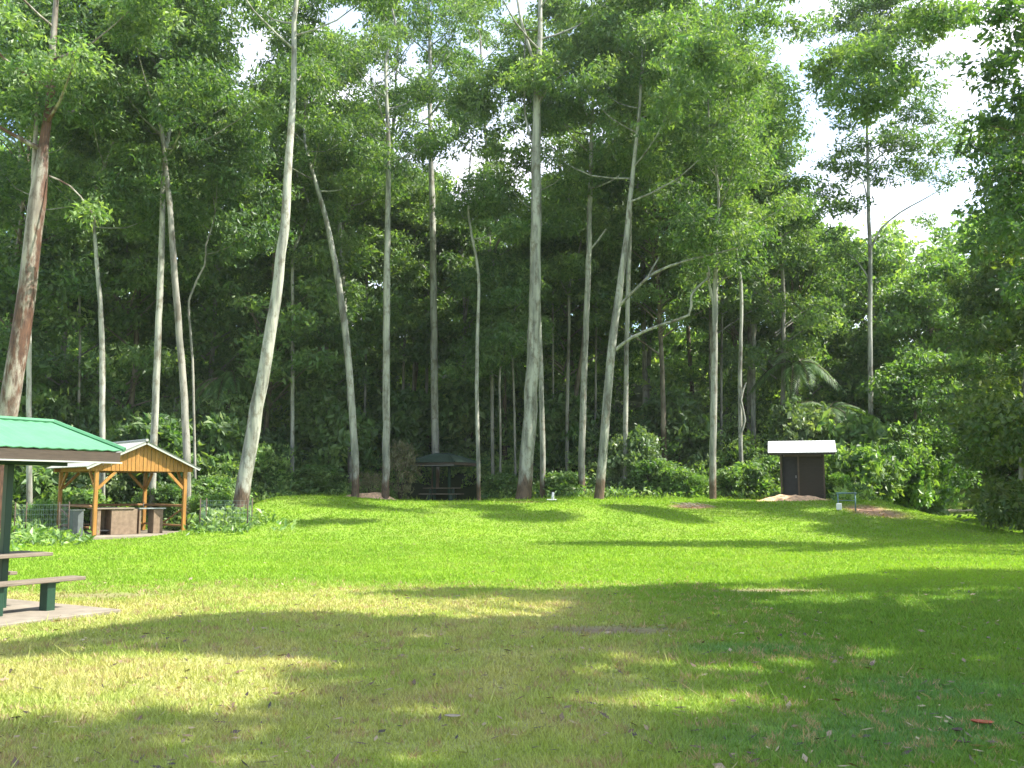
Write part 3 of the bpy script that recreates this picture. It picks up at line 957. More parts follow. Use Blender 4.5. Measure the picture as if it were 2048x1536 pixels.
# ---- white roofed hut
HX, HY = 13.15, 43.2
def hut():
    z = gz(HX, HY) + .02
    root = empty("toilet_hut", (HX, HY, z), math.radians(-16))
    tag(root, "small brown hut with a bright white roof on the bank at the right", "hut")
    w, d, h = 1.92, 1.7, 2.05
    wl_ = MB()
    wl_.box((-w / 2 + .04, d / 2, h / 2), (.08, d, h)); wl_.box((w / 2 - .04, d / 2, h / 2), (.08, d, h))
    wl_.box((0, d - .04, h / 2), (w - .17, .08, h))
    for k in range(10):
        wl_.box((.36, .02 + .006 * (k % 2), .10 + k * .20), (1.04, .05, .192))
    wl_.build("wall", M['hut_wall'], root)
    dr = MB().box((-.52, .34, .98), (.66, .04, 1.92)).build("door", M['hut_door'], root)
    MB().box((-.28, .30, 1.0), (.03, .05, .12)).build("handle", M['zinc'], dr)
    MB().box((-.52, .15, .03), (.70, .36, .06)).build("step", M['concrete'], root)
    tr = MB()
    for xx in (-w / 2 + .03, -.17, w / 2 - .03):
        tr.box((xx, -.018, h / 2), (.07, .03, h))
    tr.box((.36, -.018, h - .10), (.95, .028, .09)); tr.box((-.52, -.018, h - .10), (.61, .028, .09))
    tr.build("frame", M['hut_batten'], root)
    rw = 1.47
    rf = MB()
    fr, bk, mid = (-.55, h + .03), (d + .45, h + .03), (.72, h + .60)
    corrugated(rf, (-rw, fr[0], fr[1]), (rw, fr[0], fr[1]), (rw, mid[0], mid[1]), (-rw, mid[0], mid[1]), 40, .006, .02)
    corrugated(rf, (rw, bk[0], bk[1]), (-rw, bk[0], bk[1]), (-rw, mid[0], mid[1]), (rw, mid[0], mid[1]), 40, .006, .02)
    rf.build("roof", M['white_sheet'], root)
    MB().box((0, -.52, h - .035), (2 * rw - .1, .03, .10)).build("fascia", M['hut_wall'], root)
    for xx in (-w / 2 + .04, w / 2 - .04):
        gb = MB()
        gb.add([(xx - .03, 0, h), (xx - .03, d, h), (xx - .03, .72, h + .42), (xx + .03, 0, h), (xx + .03, d, h), (xx + .03, .72, h + .42)],
               [(0, 1, 2), (5, 4, 3), (0, 3, 4, 1), (1, 4, 5, 2), (2, 5, 3, 0)])
        gb.build("gable_panel", M['hut_wall'], root)
    for xx in (-1.3, -.65, 0, .65, 1.3):
        rt = MB()
        rt.beam((xx, -.48, h - .03), (xx, .72, h + .53), .05, .07)
        rt.build("rafter", M['hut_wall'], root)
hut()

# ---- pipe rail with tap beside the hut
p = G(1693, 1022)
r_ = empty("pipe_rail", p, math.radians(-8))
tag(r_, "low grey green pipe rail at the top of the slope right of the white-roofed hut", "rail")
for x_ in (-.30, .34):
    MB().rod((x_, 0, -.1), (x_, 0, .66), .028).build("post", M['pipe'], r_, smooth=True)
MB().rod((-.36, 0, .68), (.40, 0, .68), .035).build("top_bar", M['pipe'], r_, smooth=True)
MB().rod((-.30, 0, .40), (.34, 0, .40), .018).build("cross_bar", M['pipe'], r_, smooth=True)
MB().box((-.28, -.04, .17), (.20, .12, .26)).build("tap_box", M['white_paint'], r_, .02)

# ---- white marker beside the thick central gum
p = G(1105, 1001)
r_ = empty("marker_post", p, .2)
tag(r_, "small white painted marker beside the foot of the thick central gum", "marker")
MB().rod((0, 0, -.05), (0.03, 0, .36), .075, .05, 8).build("peg", M['white_paint'], r_, smooth=True)
MB().box((-.05, 0, .03), (.42, .16, .06)).build("base", M['white_paint'], r_, .015)

def log(label, pts, rad, name="log", mat='deadwood', group=None):
    T = Tubes(); r = np.random.default_rng(3)
    pts = [np.array(p_, float) for p_ in pts]
    T.add(pts, [rad * .9] + [rad] * (len(pts) - 2) + [rad * .6], 8, .3, .01, r, .25)
    o = link(name, T.mesh(name, M[mat], pts[0]), None, pts[0])
    tag(o, label, name.replace('_', ' '), group)
    return o
a, b_ = G(1855, 1027), G(1948, 1025)
log("long pale log lying across the shaded path end at the right", [a + [0, 0, .1], (a + b_) / 2 + [0, 0, .12], b_ + [0, 0, .1]], .10)
a, b_ = G(1953, 1030), G(1980, 1019)
log("short pale log tilted up beside the long log at the path end", [a + [0, 0, .1], (a + b_) / 2 + [0, 0, .2], b_ + [0, 0, .35]], .09)
a, b_ = G(1856, 1012), G(1912, 1010)
# grey barrier rail at the dark end of the path
r_ = empty("barrier_rail", (a + b_) / 2)
tag(r_, "low grey barrier rail in the dark gap at the end of the path", "barrier")
hw_ = np.linalg.norm(a - b_) / 2
MB().box((0, 0, .52), (2 * hw_, .07, .14)).build("bar", M['pipe'], r_, .01)
for s_ in (-.8, .8):
    MB().box((s_ * hw_, .06, .25), (.10, .05, .50)).build("post", M['darkwood'], r_)
# branch pile on the lawn edge
p = G(1385, 1016)
r = np.random.default_rng(8)
T = Tubes()
for k in range(26):
    a_ = r.random() * 6.28; l_ = .2 + .45 * r.random()
    o_ = np.array([r.normal() * .28, r.normal() * .22, .04 + .14 * r.random()])
    d_ = np.array([math.cos(a_), math.sin(a_), .35 * r.random()]) * l_
    T.add([o_ - d_ * .5, o_ + [0, 0, .03], o_ + d_ * .5], [.018, .014, .005], 5, .2)
o = link("branch_pile", T.mesh("branch_pile", M['deadwood'], np.zeros(3)), None, p)
tag(o, "small pile of dry branches on the lawn in front of the hut's left side", "branch pile")
# pale stone slab left of the hut
p = G(1482, 998)
o = MB().box((0, 0, .05), (.95, .5, .16)).box((.35, .1, .12), (.3, .25, .10), .4).build("stone_slab", M['concrete'], None, .03)
o.location = p
tag(o, "low pale stone slab on the lawn edge left of the dirt mound", "stone")
# dirt mound in front of the hut
def mound(label, c, rx, ry, h, seed):
    r = np.random.default_rng(seed)
    n, m = 34, 12
    vs_ = []
    for i in range(m + 1):
        f = i / m
        for j in range(n):
            a_ = 2 * math.pi * j / n
            rr = 1 - f
            x = c[0] + math.cos(a_) * rx * rr * (1 + .12 * math.sin(3 * a_ + seed)); y = c[1] + math.sin(a_) * ry * rr
            z = gz(x, y) - .03 + h * sstep(0, .8, f) * (.75 + .5 * float(vnoise(x, y, 3.3, seed)))
            vs_.append((x - c[0], y - c[1], float(z) - c[2]))
    F_ = np.array([(i * n + j, i * n + (j + 1) % n, (i + 1) * n + (j + 1) % n, (i + 1) * n + j) for i in range(m) for j in range(n)])
    me_ = mesh_np("dirt_mound", np.array(vs_), F_, [M['reddirt']], smooth=True)
    tag(link("dirt_mound", me_, None, c), label, "dirt mound")
M['reddirt'] = simple_mat("red_clay", (.56, .36, .21), .95, var=.45, scale=9, bump=.8)
c = G(1580, 1001); mound("low mound of bare reddish clay in front of the white-roofed hut", c, 2.0, .7, .26, 2)
c = P(748, 985, 44.6); c[2] = gz(c[0], c[1]); mound("low bank of bare reddish dirt between two gum feet behind the lawn", c, 1.7, .5, .34, 4)

# ---- wire tree guards
def wire_guard(label, u, v, w, d, h):
    p = G(u, v)
    root = empty("wire_guard", p, .15)
    tag(root, label, "wire fence")
    cs = [(-w / 2, -d / 2), (w / 2, -d / 2), (w / 2, d / 2), (-w / 2, d / 2)]
    for (x, y) in cs:
        MB().rod((x, y, -.1), (x, y, h + .08), .02).build("stake", M['darkwood'], root, smooth=True)
    m = MB()
    for i in range(4):
        a, b = cs[i], cs[(i + 1) % 4]
        for k in range(8):
            z = .05 + (h - .05) * k / 7
            m.beam((*a, z), (*b, z), .003, .003)
        nv = int(math.dist(a, b) / .12)
        for k in range(1, nv):
            t = k / nv
            x, y = a[0] + (b[0] - a[0]) * t, a[1] + (b[1] - a[1]) * t
            m.beam((x, y, .03), (x, y, h), .003, .003)
    m.build("wire_mesh", M['wire'], root)
wire_guard("wire mesh guard around saplings at the left of the timber shelter", 82, 1082, 1.3, 1.0, 1.15)
wire_guard("wire mesh guard around weeds at the foot of the leaning white gum", 452, 1062, 1.5, 1.2, 1.0)

# ---- single leaves and twigs on the near lawn
def big_leaf(label, u, v, L_, W_, mat, rz, cat="leaf", name="fallen_leaf"):
    p = G(u, v) + np.array([0, 0, .035])
    n = 9
    vs_, fs_ = [], []
    for i in range(n):
        t = i / (n - 1)
        w = W_ * math.sin(math.pi * min(1, t * .92 + .04)) ** .8 / 2
        x = (t - .5) * L_; z = .35 * L_ * (t - .5) ** 2
        vs_ += [(x, -w, z + .3 * w), (x, 0, z), (x, w, z + .35 * w)]
    for i in range(n - 1):
        for j in (0, 1):
            k = i * 3 + j
            fs_.append((k, k + 3, k + 4, k + 1))
    mb = MB().add(vs_, fs_)
    o = mb.build(name, mat, None, smooth=True)
    sl_ = o.modifiers.new("solid", 'SOLIDIFY'); sl_.thickness = .003
    o.location = p; o.rotation_euler = (0, .1, rz)
    tag(o, label, cat)
big_leaf("large red fallen leaf on the near grass at the bottom right", 1965, 1457, .17, .09, M['redleaf'], .2)
big_leaf("dark curled dead leaf just left of the red leaf on the near grass", 1915, 1472, .14, .06, M['darkwood'], .9)
big_leaf("black curled dead leaf at the bottom edge, lowest left neighbour of the red leaf", 1925, 1496, .11, .05, M['darkwood'], 2.2)
big_leaf("tan dead leaf on the shaded near grass below the sunlit dry patch", 905, 1444, .12, .07, M['deadwood'], .5)

# ================================================================== TREES
def lawn_casters(strips, h0, h1, n, seed):  # limbless leaf clumps added up-sun to cast shadow streaks on the lawn
    r = np.random.default_rng(seed); out = []
    for (a, b) in strips:
        A, B = G(*a), G(*b)
        for k in range(n):
            t = r.random(); p = A + (B - A) * t + np.array([r.normal() * .3, r.normal() * .35 * (1.2 - t), 0]); h = r.uniform(h0, h1)
            out.append([p[0] + SUN[0] / SUN[2] * h, p[1] + SUN[1] / SUN[2] * h, p[2] + h, r.uniform(.55, .9), .6])
    return np.array(out)
MORE_E = lawn_casters([((520, 998), (700, 1008)), ((640, 1004), (830, 1026)), ((620, 1046), (740, 1042))], 16, 20, 15, 61)
MORE_D = lawn_casters([((880, 1010), (1020, 1015)), ((960, 1016), (1120, 1034)), ((1000, 1030), (1110, 1042))], 15, 19, 16, 62)
wt = gum_tree
wt("thick gum with patches of peeling brown bark behind the green roof at the left edge", [(-14, 1062), (12, 850), (44, 650), (62, 520), (76, 400), (86, 300), (102, 180), (112, 0)],
   33, [50, 48, 46, 42, 44, 26, 20, 13], top=24, crown_v=330, spread=4.2, nlimb=15, mat='bark_peel',
   extra=[([(72, 430, 0), (68, 350, .1), (72, 250, .2), (76, 160, .3)], [22, 15, 10, 5], [(70, 150, .3, 1.4), (40, 230, .3, 1.5)]),
          ([(98, 352, 0), (140, 372, -.3), (178, 415, -.5), (192, 445, -.6)], [5, 4, 3, 1.5], [(185, 430, -.6, .8)])])
wt("slim pale gum standing just right of the thick peeling gum", [(62, 1018), (58, 850), (58, 700), (60, 560), (66, 420)], 36, [15, 14, 12, 11, 9], top=21, crown_v=420, spread=3)
wt("slim grey gum rising behind the right end of the pale green roof", [(207, 990), (205, 860), (204, 700), (200, 600), (190, 480), (188, 380)], 38, [15, 15, 14, 12, 9, 8], top=20, crown_v=470, spread=3.4)
wt("pale straight gum rising behind the timber shelter's gable peak", [(304, 985), (309, 850), (316, 680), (322, 520), (326, 400), (331, 300)], 38, [19, 18, 17, 16, 14, 12], top=22, crown_v=330, spread=3.6,
   extra=[([(326, 275, 0), (300, 250, -.2), (288, 243, -.3)], [9, 4, 2], [(280, 215, -.4, 1.2)])])
wt("brownish gum crossing its pale neighbour behind the timber shelter's right side", [(379, 985), (373, 890), (366, 760), (352, 590), (341, 430), (328, 300), (318, 210)], 37.5, [20, 19, 18, 17, 15, 12, 9], top=22, crown_v=320, spread=3.6, mat='bark_grey')
wt("big smooth gum leaning right, foot beside the timber shelter", [(476, 1038), (490, 960), (506, 860), (533, 720), (552, 600), (568, 460), (580, 300), (586, 150), (592, 0)],
   35.5, [44, 38, 36, 32, 29, 25, 20, 15, 12], top=27, crown_v=170, spread=4.4, nlimb=14)
wt("thin straight gum seen just right of the big leaning gum", [(586, 940), (585, 800), (586, 640), (588, 500)], 47, [11, 10, 9, 8], top=20, crown_v=520, spread=2.6, nlimb=9)
wt("curved gum with a rough brown foot on the reddish dirt", [(710, 990), (711, 930), (704, 820), (694, 690), (676, 560), (650, 430), (618, 320)], 44, [21, 19, 18, 18, 17, 13, 9], top=23, crown_v=400, spread=3.6)
wt("grey gum half hidden directly behind the curved gum", [(703, 900), (698, 760), (688, 600), (678, 440)], 50, [14, 13, 13, 12], top=24, crown_v=430, spread=3.2)
wt("straight pale gum at the right end of the reddish dirt bank", [(771, 987), (773, 850), (773, 700), (774, 560), (776, 430), (777, 300), (772, 120)], 44.5, [21, 19, 19, 18, 15, 12, 8], top=29, crown_v=330, spread=3.6, nlimb=15, clr=(.8, 1.4))
wt("tall pale gum rising straight out behind the dull green shelter", [(870, 1000), (871, 900), (869, 760), (867, 600), (865, 430), (860, 250), (860, 80)], 52.2, [21, 20, 19, 18, 16, 12, 9], top=32, crown_v=260, spread=4.2, nlimb=16, clr=(.8, 1.5), open_sky=False)
wt("airy gum with layered crown against the sky just left of the thickest gum", [(985, 930), (984, 760), (980, 560), (976, 400), (970, 240), (962, 100)], 58, [11, 11, 10, 9, 7, 5], top=33, crown_v=380, spread=3.8, nlimb=13, clr=(.7, 1.25), open_sky=False, mat='bark_grey')
wt("thin pale gum just right of the dull green shelter", [(958, 986), (956, 900), (954, 780), (955, 660), (957, 550)], 46, [11, 10, 10, 9, 8], top=21, crown_v=500, spread=2.8, nlimb=9)
wt("thickest gum of all, flared foot on the middle of the lawn edge", [(1044, 1003), (1050, 960), (1058, 860), (1064, 740), (1069, 600), (1072, 450), (1072, 300), (1074, 200), (1080, 60), (1085, -60)],
   44, [42, 38, 35, 33, 30, 28, 25, 19, 13, 9], top=30, crown_v=150, spread=4.4, nlimb=12,
   extra=[([(1070, 130, 0), (1052, 75, -.2), (1040, 30, -.3), (1030, -30, -.4)], [9, 8, 7, 6], [(1040, -60, -.4, 1.4)]),
          ([(1072, 300, 0), (1052, 240, .3), (1048, 150, .4), (1052, 60, .6)], [7, 6, 4, 3], [(1050, 60, .6, 1.2)]),
          ([(1074, 210, 0), (1110, 160, -.6), (1140, 140, -1)], [6, 4, 2], [(1060, 150, -1.2, 1.2), (1110, 165, -1.0, 1.2), (1030, 165, -.5, 1.0), (1085, 130, -1.2, 1.0)])])
wt("slender pale gum close behind the thickest gum's right side", [(1085, 976), (1085, 880), (1082, 760), (1078, 620)], 46.5, [15, 14, 13, 11], top=22, crown_v=480, spread=2.6, nlimb=8)
wt("thin brownish gum standing back between the thickest gum and the straight pair", [(1133, 930), (1135, 800), (1138, 650), (1140, 560)], 52, [9, 9, 8, 7], top=20, crown_v=600, spread=2.5, nlimb=8, mat='bark_grey')
wt("straight gum left of the one that leans and throws out a long low branch", [(1162, 945), (1165, 840), (1170, 700), (1176, 560), (1180, 400), (1184, 250)], 47, [18, 17, 16, 15, 13, 10], top=25, crown_v=380, spread=3.6,
   extra=[([(1180, 500, 0), (1198, 478, -.3), (1212, 458, -.5)], [5, 5, 4], [])])
wt("right-leaning gum with one long crooked pale branch reaching right", [(1197, 990), (1204, 920), (1214, 800), (1224, 690), (1238, 590), (1252, 480), (1262, 380), (1272, 290)],
   43.5, [27, 23, 22, 21, 19, 14, 12, 10], top=25, crown_v=420, spread=4.4, nlimb=14, more=MORE_E,
   extra=[([(1231, 700, 0), (1262, 676, -.4), (1320, 650, -.9), (1378, 630, -1.3), (1382, 592, -1.5), (1400, 570, -1.6), (1418, 553, -1.7), (1416, 530, -1.8)], [9, 8, 7, 6, 6, 5, 5, 4],
           [(1425, 515, -1.9, .9)]),
          ([(1238, 612, 0), (1275, 575, -.6), (1310, 545, -1.0), (1370, 522, -1.6), (1440, 505, -2.2), (1500, 488, -2.6)], [8, 7, 7, 6, 5, 3], [(1500, 480, -2.6, 1.2), (1440, 470, -2.3, 1.2), (1380, 480, -1.8, 1.0)]),
          ([(1293, 560, -.85), (1306, 535, -.9), (1318, 515, -1.0)], [5, 5, 3], [])])
wt("thin straight gum behind the leaning gum with the crooked branch", [(1249, 962), (1251, 850), (1253, 700), (1257, 550), (1261, 400)], 48, [14, 13, 12, 12, 10], top=24, crown_v=360, spread=3.4)
wt("grey gum rising from the dark gap behind the crooked branch", [(1291, 870), (1290, 760), (1287, 600), (1284, 440)], 58, [14, 13, 13, 13], top=26, crown_v=440, spread=3.6, mat='bark_grey')
wt("straight pale gum left of the white-roofed hut, forked near its top", [(1425, 988), (1426, 900), (1428, 780), (1429, 660), (1431, 580), (1433, 500)], 43.5, [19, 18, 17, 16, 15, 9], top=22, crown_v=500, spread=4.2, nlimb=14, more=MORE_D,
   extra=[([(1428, 612, 0), (1420, 575, -.1), (1414, 545, -.2)], [9, 7, 5], [(1410, 520, -.2, 1.1)]),
          ([(1432, 572, 0), (1448, 558, -.3), (1470, 548, -.5)], [5, 4, 3], [(1490, 530, -.6, 1.2)])])
wt("thin gum with a crooked side stem just left of the hut roof", [(1481, 900), (1480, 820), (1481, 700), (1482, 570)], 50, [11, 11, 10, 9], top=22, crown_v=520, spread=3.4, nlimb=10,
   extra=[([(1478, 875, -.1), (1490, 840, -.2), (1482, 800, -.2), (1492, 765, -.1)], [6, 6, 5, 4], [])])
wt("bright pale gum above the hut, nearest to it of the back pair", [(1506, 860), (1506, 740), (1508, 640), (1510, 540)], 56, [14, 13, 13, 12], top=26, crown_v=500, spread=3.8, nlimb=12)
wt("dim gum touching the left side of the bright pale gum above the hut", [(1496, 880), (1498, 740), (1500, 600)], 57, [10, 10, 9], top=24, crown_v=520, spread=3.2, nlimb=9, mat='bark_grey')
wt("lone gum with an open airy crown against the sky right of the hut", [(1741, 900), (1741, 780), (1740, 640), (1740, 520), (1738, 440), (1736, 330), (1735, 230), (1750, 120), (1748, 20)],
   52, [14, 13, 12, 11, 10, 8, 7, 6, 4], top=29, crown_v=100, spread=3.0, nlimb=5, clr=(.9, 1.4), dens=300,
   extra=[([(1742, 500, 0), (1760, 460, -.3), (1800, 425, -.6), (1845, 400, -.8), (1880, 380, -1)], [6, 5, 4, 3, 1.5], [(1880, 370, -1, .6), (1850, 350, -.8, .8), (1905, 355, -1, .7)]),
          ([(1740, 440, 0), (1725, 360, .3), (1690, 330, .5)], [5, 3, 2], [(1690, 320, .5, 1.4), (1725, 345, .4, 1.2), (1665, 330, .5, 1.0)]),
          ([(1738, 330, 0), (1790, 290, -.4), (1830, 280, -.6)], [5, 3, 2], [(1800, 285, -.4, 1.3), (1850, 290, -.6, 1.4), (1900, 300, -.8, 1.3), (1830, 320, -.5, 1.0), (1760, 290, 0, 1.0)]),
          ([(1736, 230, 0), (1790, 190, .3), (1840, 200, .4)], [4, 3, 2], [(1790, 210, .3, 1.1), (1835, 230, .4, 1.2), (1850, 205, .3, .9)]),
          ([(1736, 200, 0), (1700, 170, .3)], [4, 2], [(1700, 175, .3, 1.1), (1735, 165, 0, 1.2), (1775, 145, 0, 1.2), (1810, 165, 0, .9)]),
          ([(1750, 110, 0), (1715, 60, .3), (1690, 35, .3)], [4, 3, 2], [(1690, 40, .3, 1.1), (1730, 25, 0, 1.2), (1790, 40, 0, 1.3), (1830, 50, 0, 1.0), (1850, 80, 0, .7)]),
          ([(1740, 560, 0), (1712, 520, .2), (1690, 505, .3)], [4, 3, 2], [(1690, 500, .3, 1.0), (1665, 470, .3, .8)]),
          ([(1737, 300, 0), (1850, 250, .6), (1900, 240, .8)], [4, 3, 2], [(1880, 240, .8, 1.0), (1920, 260, .8, .9), (1690, 245, .2, 1.0), (1660, 200, .2, .9), (1640, 150, .2, .9), (1870, 180, .5, .9), (1900, 120, .5, .8), (1700, 290, .2, 1.2), (1790, 260, .3, 1.2), (1840, 340, .3, 1.0), (1660, 380, .3, 1.0), (1800, 100, .2, 1.2), (1760, 200, -.2, 1.1), (1720, 215, .2, 1.1), (1640, 60, .2, 1.2), (1690, 110, .2, 1.0), (1890, 50, .2, .9), (1770, 360, .3, .9), (1780, 330, 0, 1.0), (1720, 410, 0, .9), (1680, 420, 0, .8), (1850, 440, 0, .7)])], sides=10, open_sky=False)
wt("pale trunk at the very right edge rising into dark foliage", [(2040, 1056), (2041, 1000), (2044, 900), (2050, 760), (2060, 560)], 38, [14, 12, 11, 10, 8], top=16, crown_v=620, spread=3.2, nlimb=10, leafm='dark', mat='bark_grey')
# thin stems standing back in the gloom
thin = [("thin pale stem in the dark gap between the curved gum and the big leaning gum", [(655, 900), (652, 760), (650, 600)], 53, 6),
        ("thin stem between the thin brownish gum and the thickest gum", [(1108, 900), (1106, 760), (1106, 600)], 54, 6),
        ("thin stem close right of the straight gum that stands left of the leaning gum", [(1190, 900), (1192, 700), (1194, 520)], 55, 6),
        ("thin stem left of the slim grey gum over the near roof", [(158, 900), (160, 700), (156, 540)], 44, 7),
        ("leaning thin stem, left of the pair just before the dull green shelter", [(806, 850), (808, 700), (820, 600), (832, 480)], 56, 7),
        ("upright thin stem just left of the tall gum behind the dull green shelter", [(826, 840), (828, 640), (828, 520)], 57, 6),
        ("thin stem touching the left side of the tall gum behind the dull green shelter", [(853, 860), (854, 700), (856, 540)], 58, 8),
        ("thin dark stem left of the straight pale gum on the dirt bank", [(730, 880), (731, 700), (732, 540)], 55, 7),
        ("crooked thin stem right of the thin pale gum by the dull green shelter", [(986, 920), (984, 780), (984, 640), (990, 500)], 51, 9),
        ("short bright thin stem close left of the thickest gum", [(1000, 950), (1001, 860), (1000, 740)], 49, 6),
        ("dark thin stem nearest the thickest gum on its left", [(1032, 930), (1028, 800), (1024, 700)], 50, 6),
        ("thin pale stem between the forked gum and the thin gum by the hut roof", [(1441, 860), (1443, 740), (1445, 600)], 55, 7),
        ("thin stem under the foliage right of the big leaning gum, second from it", [(612, 900), (615, 800), (618, 700)], 50, 7),
        ("thin twisted stem at mid height left of the big leaning gum", [(398, 900), (385, 720), (378, 600), (410, 530), (412, 490)], 40, 7)]
for k, (lb, px, Y_, w) in enumerate(thin):
    wt(lb, px, Y_, [w, w * .95, w * .85, w * .8, w * .7][:len(px)], top=min(19, P(px[-1][0], px[-1][1], Y_)[2] + 4), crown_v=px[-1][1] + 30, spread=2.2, nlimb=6, name="sapling", cat="sapling",
       group="thin stems in the forest", mat='bark_grey', leafm='forest', sides=8)

# denser trees behind
bt = [
 ("dark leafy tree behind the thick peeling gum at the left edge", 20, 42, 22, 4.6, 6), ("leafy tree between the peeling gum and the slim grey gum", 125, 46, 23, 4.8, 5),
 ("leafy tree between the slim grey gum and the pale gum over the gable", 250, 47, 22, 4.6, 5), ("leafy tree between the two crossing gums and the big leaning gum", 400, 50, 22, 4.4, 5),
 ("leafy tree whose crown spreads over the top of the big leaning gum", 520, 49, 18.5, 4.4, 5), ("dark leafy tree behind the curved gum's crown", 640, 52, 20, 4.4, 6),
 ("dark leafy tree between the straight pale gum and the dull green shelter's tall gum", 815, 58, 18, 4.2, 7), ("dark leafy tree just behind the thin pale gum by the dull green shelter", 930, 56, 16.5, 4.2, 6),
 ("leafy tree filling the space right of the thickest gum", 1120, 55, 19, 4.4, 6), ("light green leafy tree above the straight pair of gums", 1215, 58, 20, 4.2, 7),
 ("light green leafy tree above the long crooked branch", 1330, 52, 22, 4.8, 9), ("light green leafy tree above the forked gum", 1425, 54, 27, 4.8, 9),
 ("light green leafy tree above the thin gum by the hut roof", 1500, 58, 29, 4.8, 8), ("light green leafy tree at the left border of the open sky", 1560, 55, 23, 4.2, 6),
 ("tall leafy tree between the thickest gum and the straight gum, topping the upper edge", 1155, 62, 33, 4.4, 17), ("tall leafy tree reaching the upper edge above the crooked branch", 1290, 60, 33, 4.6, 16),
 ("tall leafy tree reaching the upper edge behind the forked gum", 1390, 63, 34, 4.8, 15), ("tall leafy tree whose top touches the upper edge over the crossing gums", 345, 55, 30, 4.6, 12),
 ("tall leafy tree whose top reaches the upper edge over the slim grey gum", 190, 54, 31, 4.8, 12), ("tall leafy tree in the upper left corner", 15, 52, 30, 4.8, 12),
 ("tall leafy tree with crown between the big leaning gum and the curved gum's top", 650, 57, 29, 3.8, 14), ("tall leafy tree with dark layered crown over the straight pale gum", 760, 60, 30, 3.6, 14),
 ("leafy tree above the low bush where the hill meets the open sky", 1620, 60, 18, 4.4, 5),
 ("leafy tree right of the lone airy gum at the foot of the hill", 1800, 62, 17, 4.2, 4), ("bright leafy tree between the lone airy gum and the dark right trees", 1860, 56, 15.5, 3.8, 3.5),
]
for k, (lb, u, Y_, h, cr_, cz) in enumerate(bt):
    x = P(u, 900, Y_)[0]
    g0 = gz(x, Y_)
    lt = 'gum' if 'light green' in lb or 'tall' in lb else ('shrub' if 'bright' in lb else 'forest')
    bushy_tree(lb, x, Y_, h - g0 * .6, cr_, cz, .16, leafm=lt, seed=100 + k, nclump=40 + int(h), mat='bark_grey' if k % 2 else 'bark_brown',
               L=.28 if lt != 'gum' else .26, W=.13 if lt != 'gum' else .10, dens=330, clr=(.75, 1.45), lean=(rng.normal() * .8, rng.normal() * .5))

# dark trees on the right
dk = [("dark dense tree over the path, nearest to the right edge", 18.8, 31.5, 9.5, 3.2, .7), ("dark dense tree hanging over the left side of the path end", 23.2, 41.5, 11.5, 3.1, .6),
      ("dark dense tree behind the pale trunk at the right edge", 22.2, 40, 13, 3.8, 1.5), ("dark dense tree closing the far end of the path", 26.5, 61, 13, 5.0, 1.5), ("dark dense tree at the back of the path, beside the barrier rail", 31.0, 55, 15, 4.6, 1.2),
      ("bushy tree where the slope drops to the path", 21.8, 50.5, 8.5, 2.6, .8)]
for k, (lb, x, y, h, cr_, cz) in enumerate(dk):
    bushy_tree(lb, x, y, h, cr_, cz, .14, leafm='shrub' if k == 5 else 'dark', seed=200 + k, nclump=52, L=.24, W=.12, dens=330, group="dark dense trees around the path", name="dark_tree", clr=(.8, 1.5), tint0=.45)
# tree hanging in from the upper right
fx = [[*P(u, v, 27 + dy), rr, .5] for (u, v, dy, rr) in [(1965, 20, 0, .9), (2010, 60, .5, 1.0), (2040, 10, 0, 1.0), (1990, 110, .4, .8), (2045, 130, 0, 1.0), (1960, 140, .5, .6), (2010, 190, .3, .8), (1985, 165, .3, .6), (2045, 230, 0, .9),
      (2000, 260, .5, .8), (1960, 245, .4, .6), (2030, 310, .4, 1.0), (1985, 330, 0, .8), (2050, 380, .3, 1.1), (1950, 300, .6, .6), (2100, 60, 0, 1.5), (2110, 200, 0, 1.5), (2120, 330, 0, 1.6), (2010, 400, .5, 1.1), (1980, 420, .4, .9), (2060, 450, 0, 1.3), (2000, 480, .4, 1.1), (2090, 560, 0, 1.4)]]
bushy_tree("dark leaved tree hanging into the upper right corner against the sky", 18.6, 27, 17, 4, 5, .17, leafm='forest', fixed=fx, seed=301, L=.21, W=.10, dens=330,
           group=None, name="overhanging_tree", avoid=False, tint0=.35)

# shade trees outside the frame on the right, their crowns placed where the shade on the lawn says they are
SH_POLY = [[(-300, 1300), (0, 1288), (150, 1264), (300, 1245), (500, 1229), (700, 1229), (900, 1241), (1010, 1236), (1150, 1232), (1180, 1212), (1040, 1205), (860, 1196), (700, 1186), (900, 1178), (1100, 1180), (1300, 1172), (1480, 1167),
            (1620, 1158), (1750, 1143), (1880, 1128), (1980, 1117), (2300, 1104), (2400, 1750), (-400, 1750), (-400, 1470), (-100, 1445), (100, 1434), (250, 1422), (420, 1428), (560, 1410), (660, 1392), (560, 1374), (640, 1352), (790, 1334),
            (620, 1316), (400, 1308), (200, 1315), (0, 1325), (-300, 1330)],
           [(1440, 1013), (1560, 1018), (1700, 1035), (1760, 1050), (1850, 1052), (2300, 1056), (2300, 1074), (1980, 1070), (1880, 1064), (1860, 1072), (2300, 1082), (2300, 1096), (1900, 1090), (1760, 1096), (1640, 1106), (1540, 1104), (1660, 1092), (1730, 1082), (1640, 1072), (1600, 1062), (1700, 1056), (1620, 1040), (1520, 1030)],
           [(1190, 1008), (1290, 1012), (1380, 1028), (1445, 1048), (1380, 1050), (1290, 1030), (1210, 1016)]]
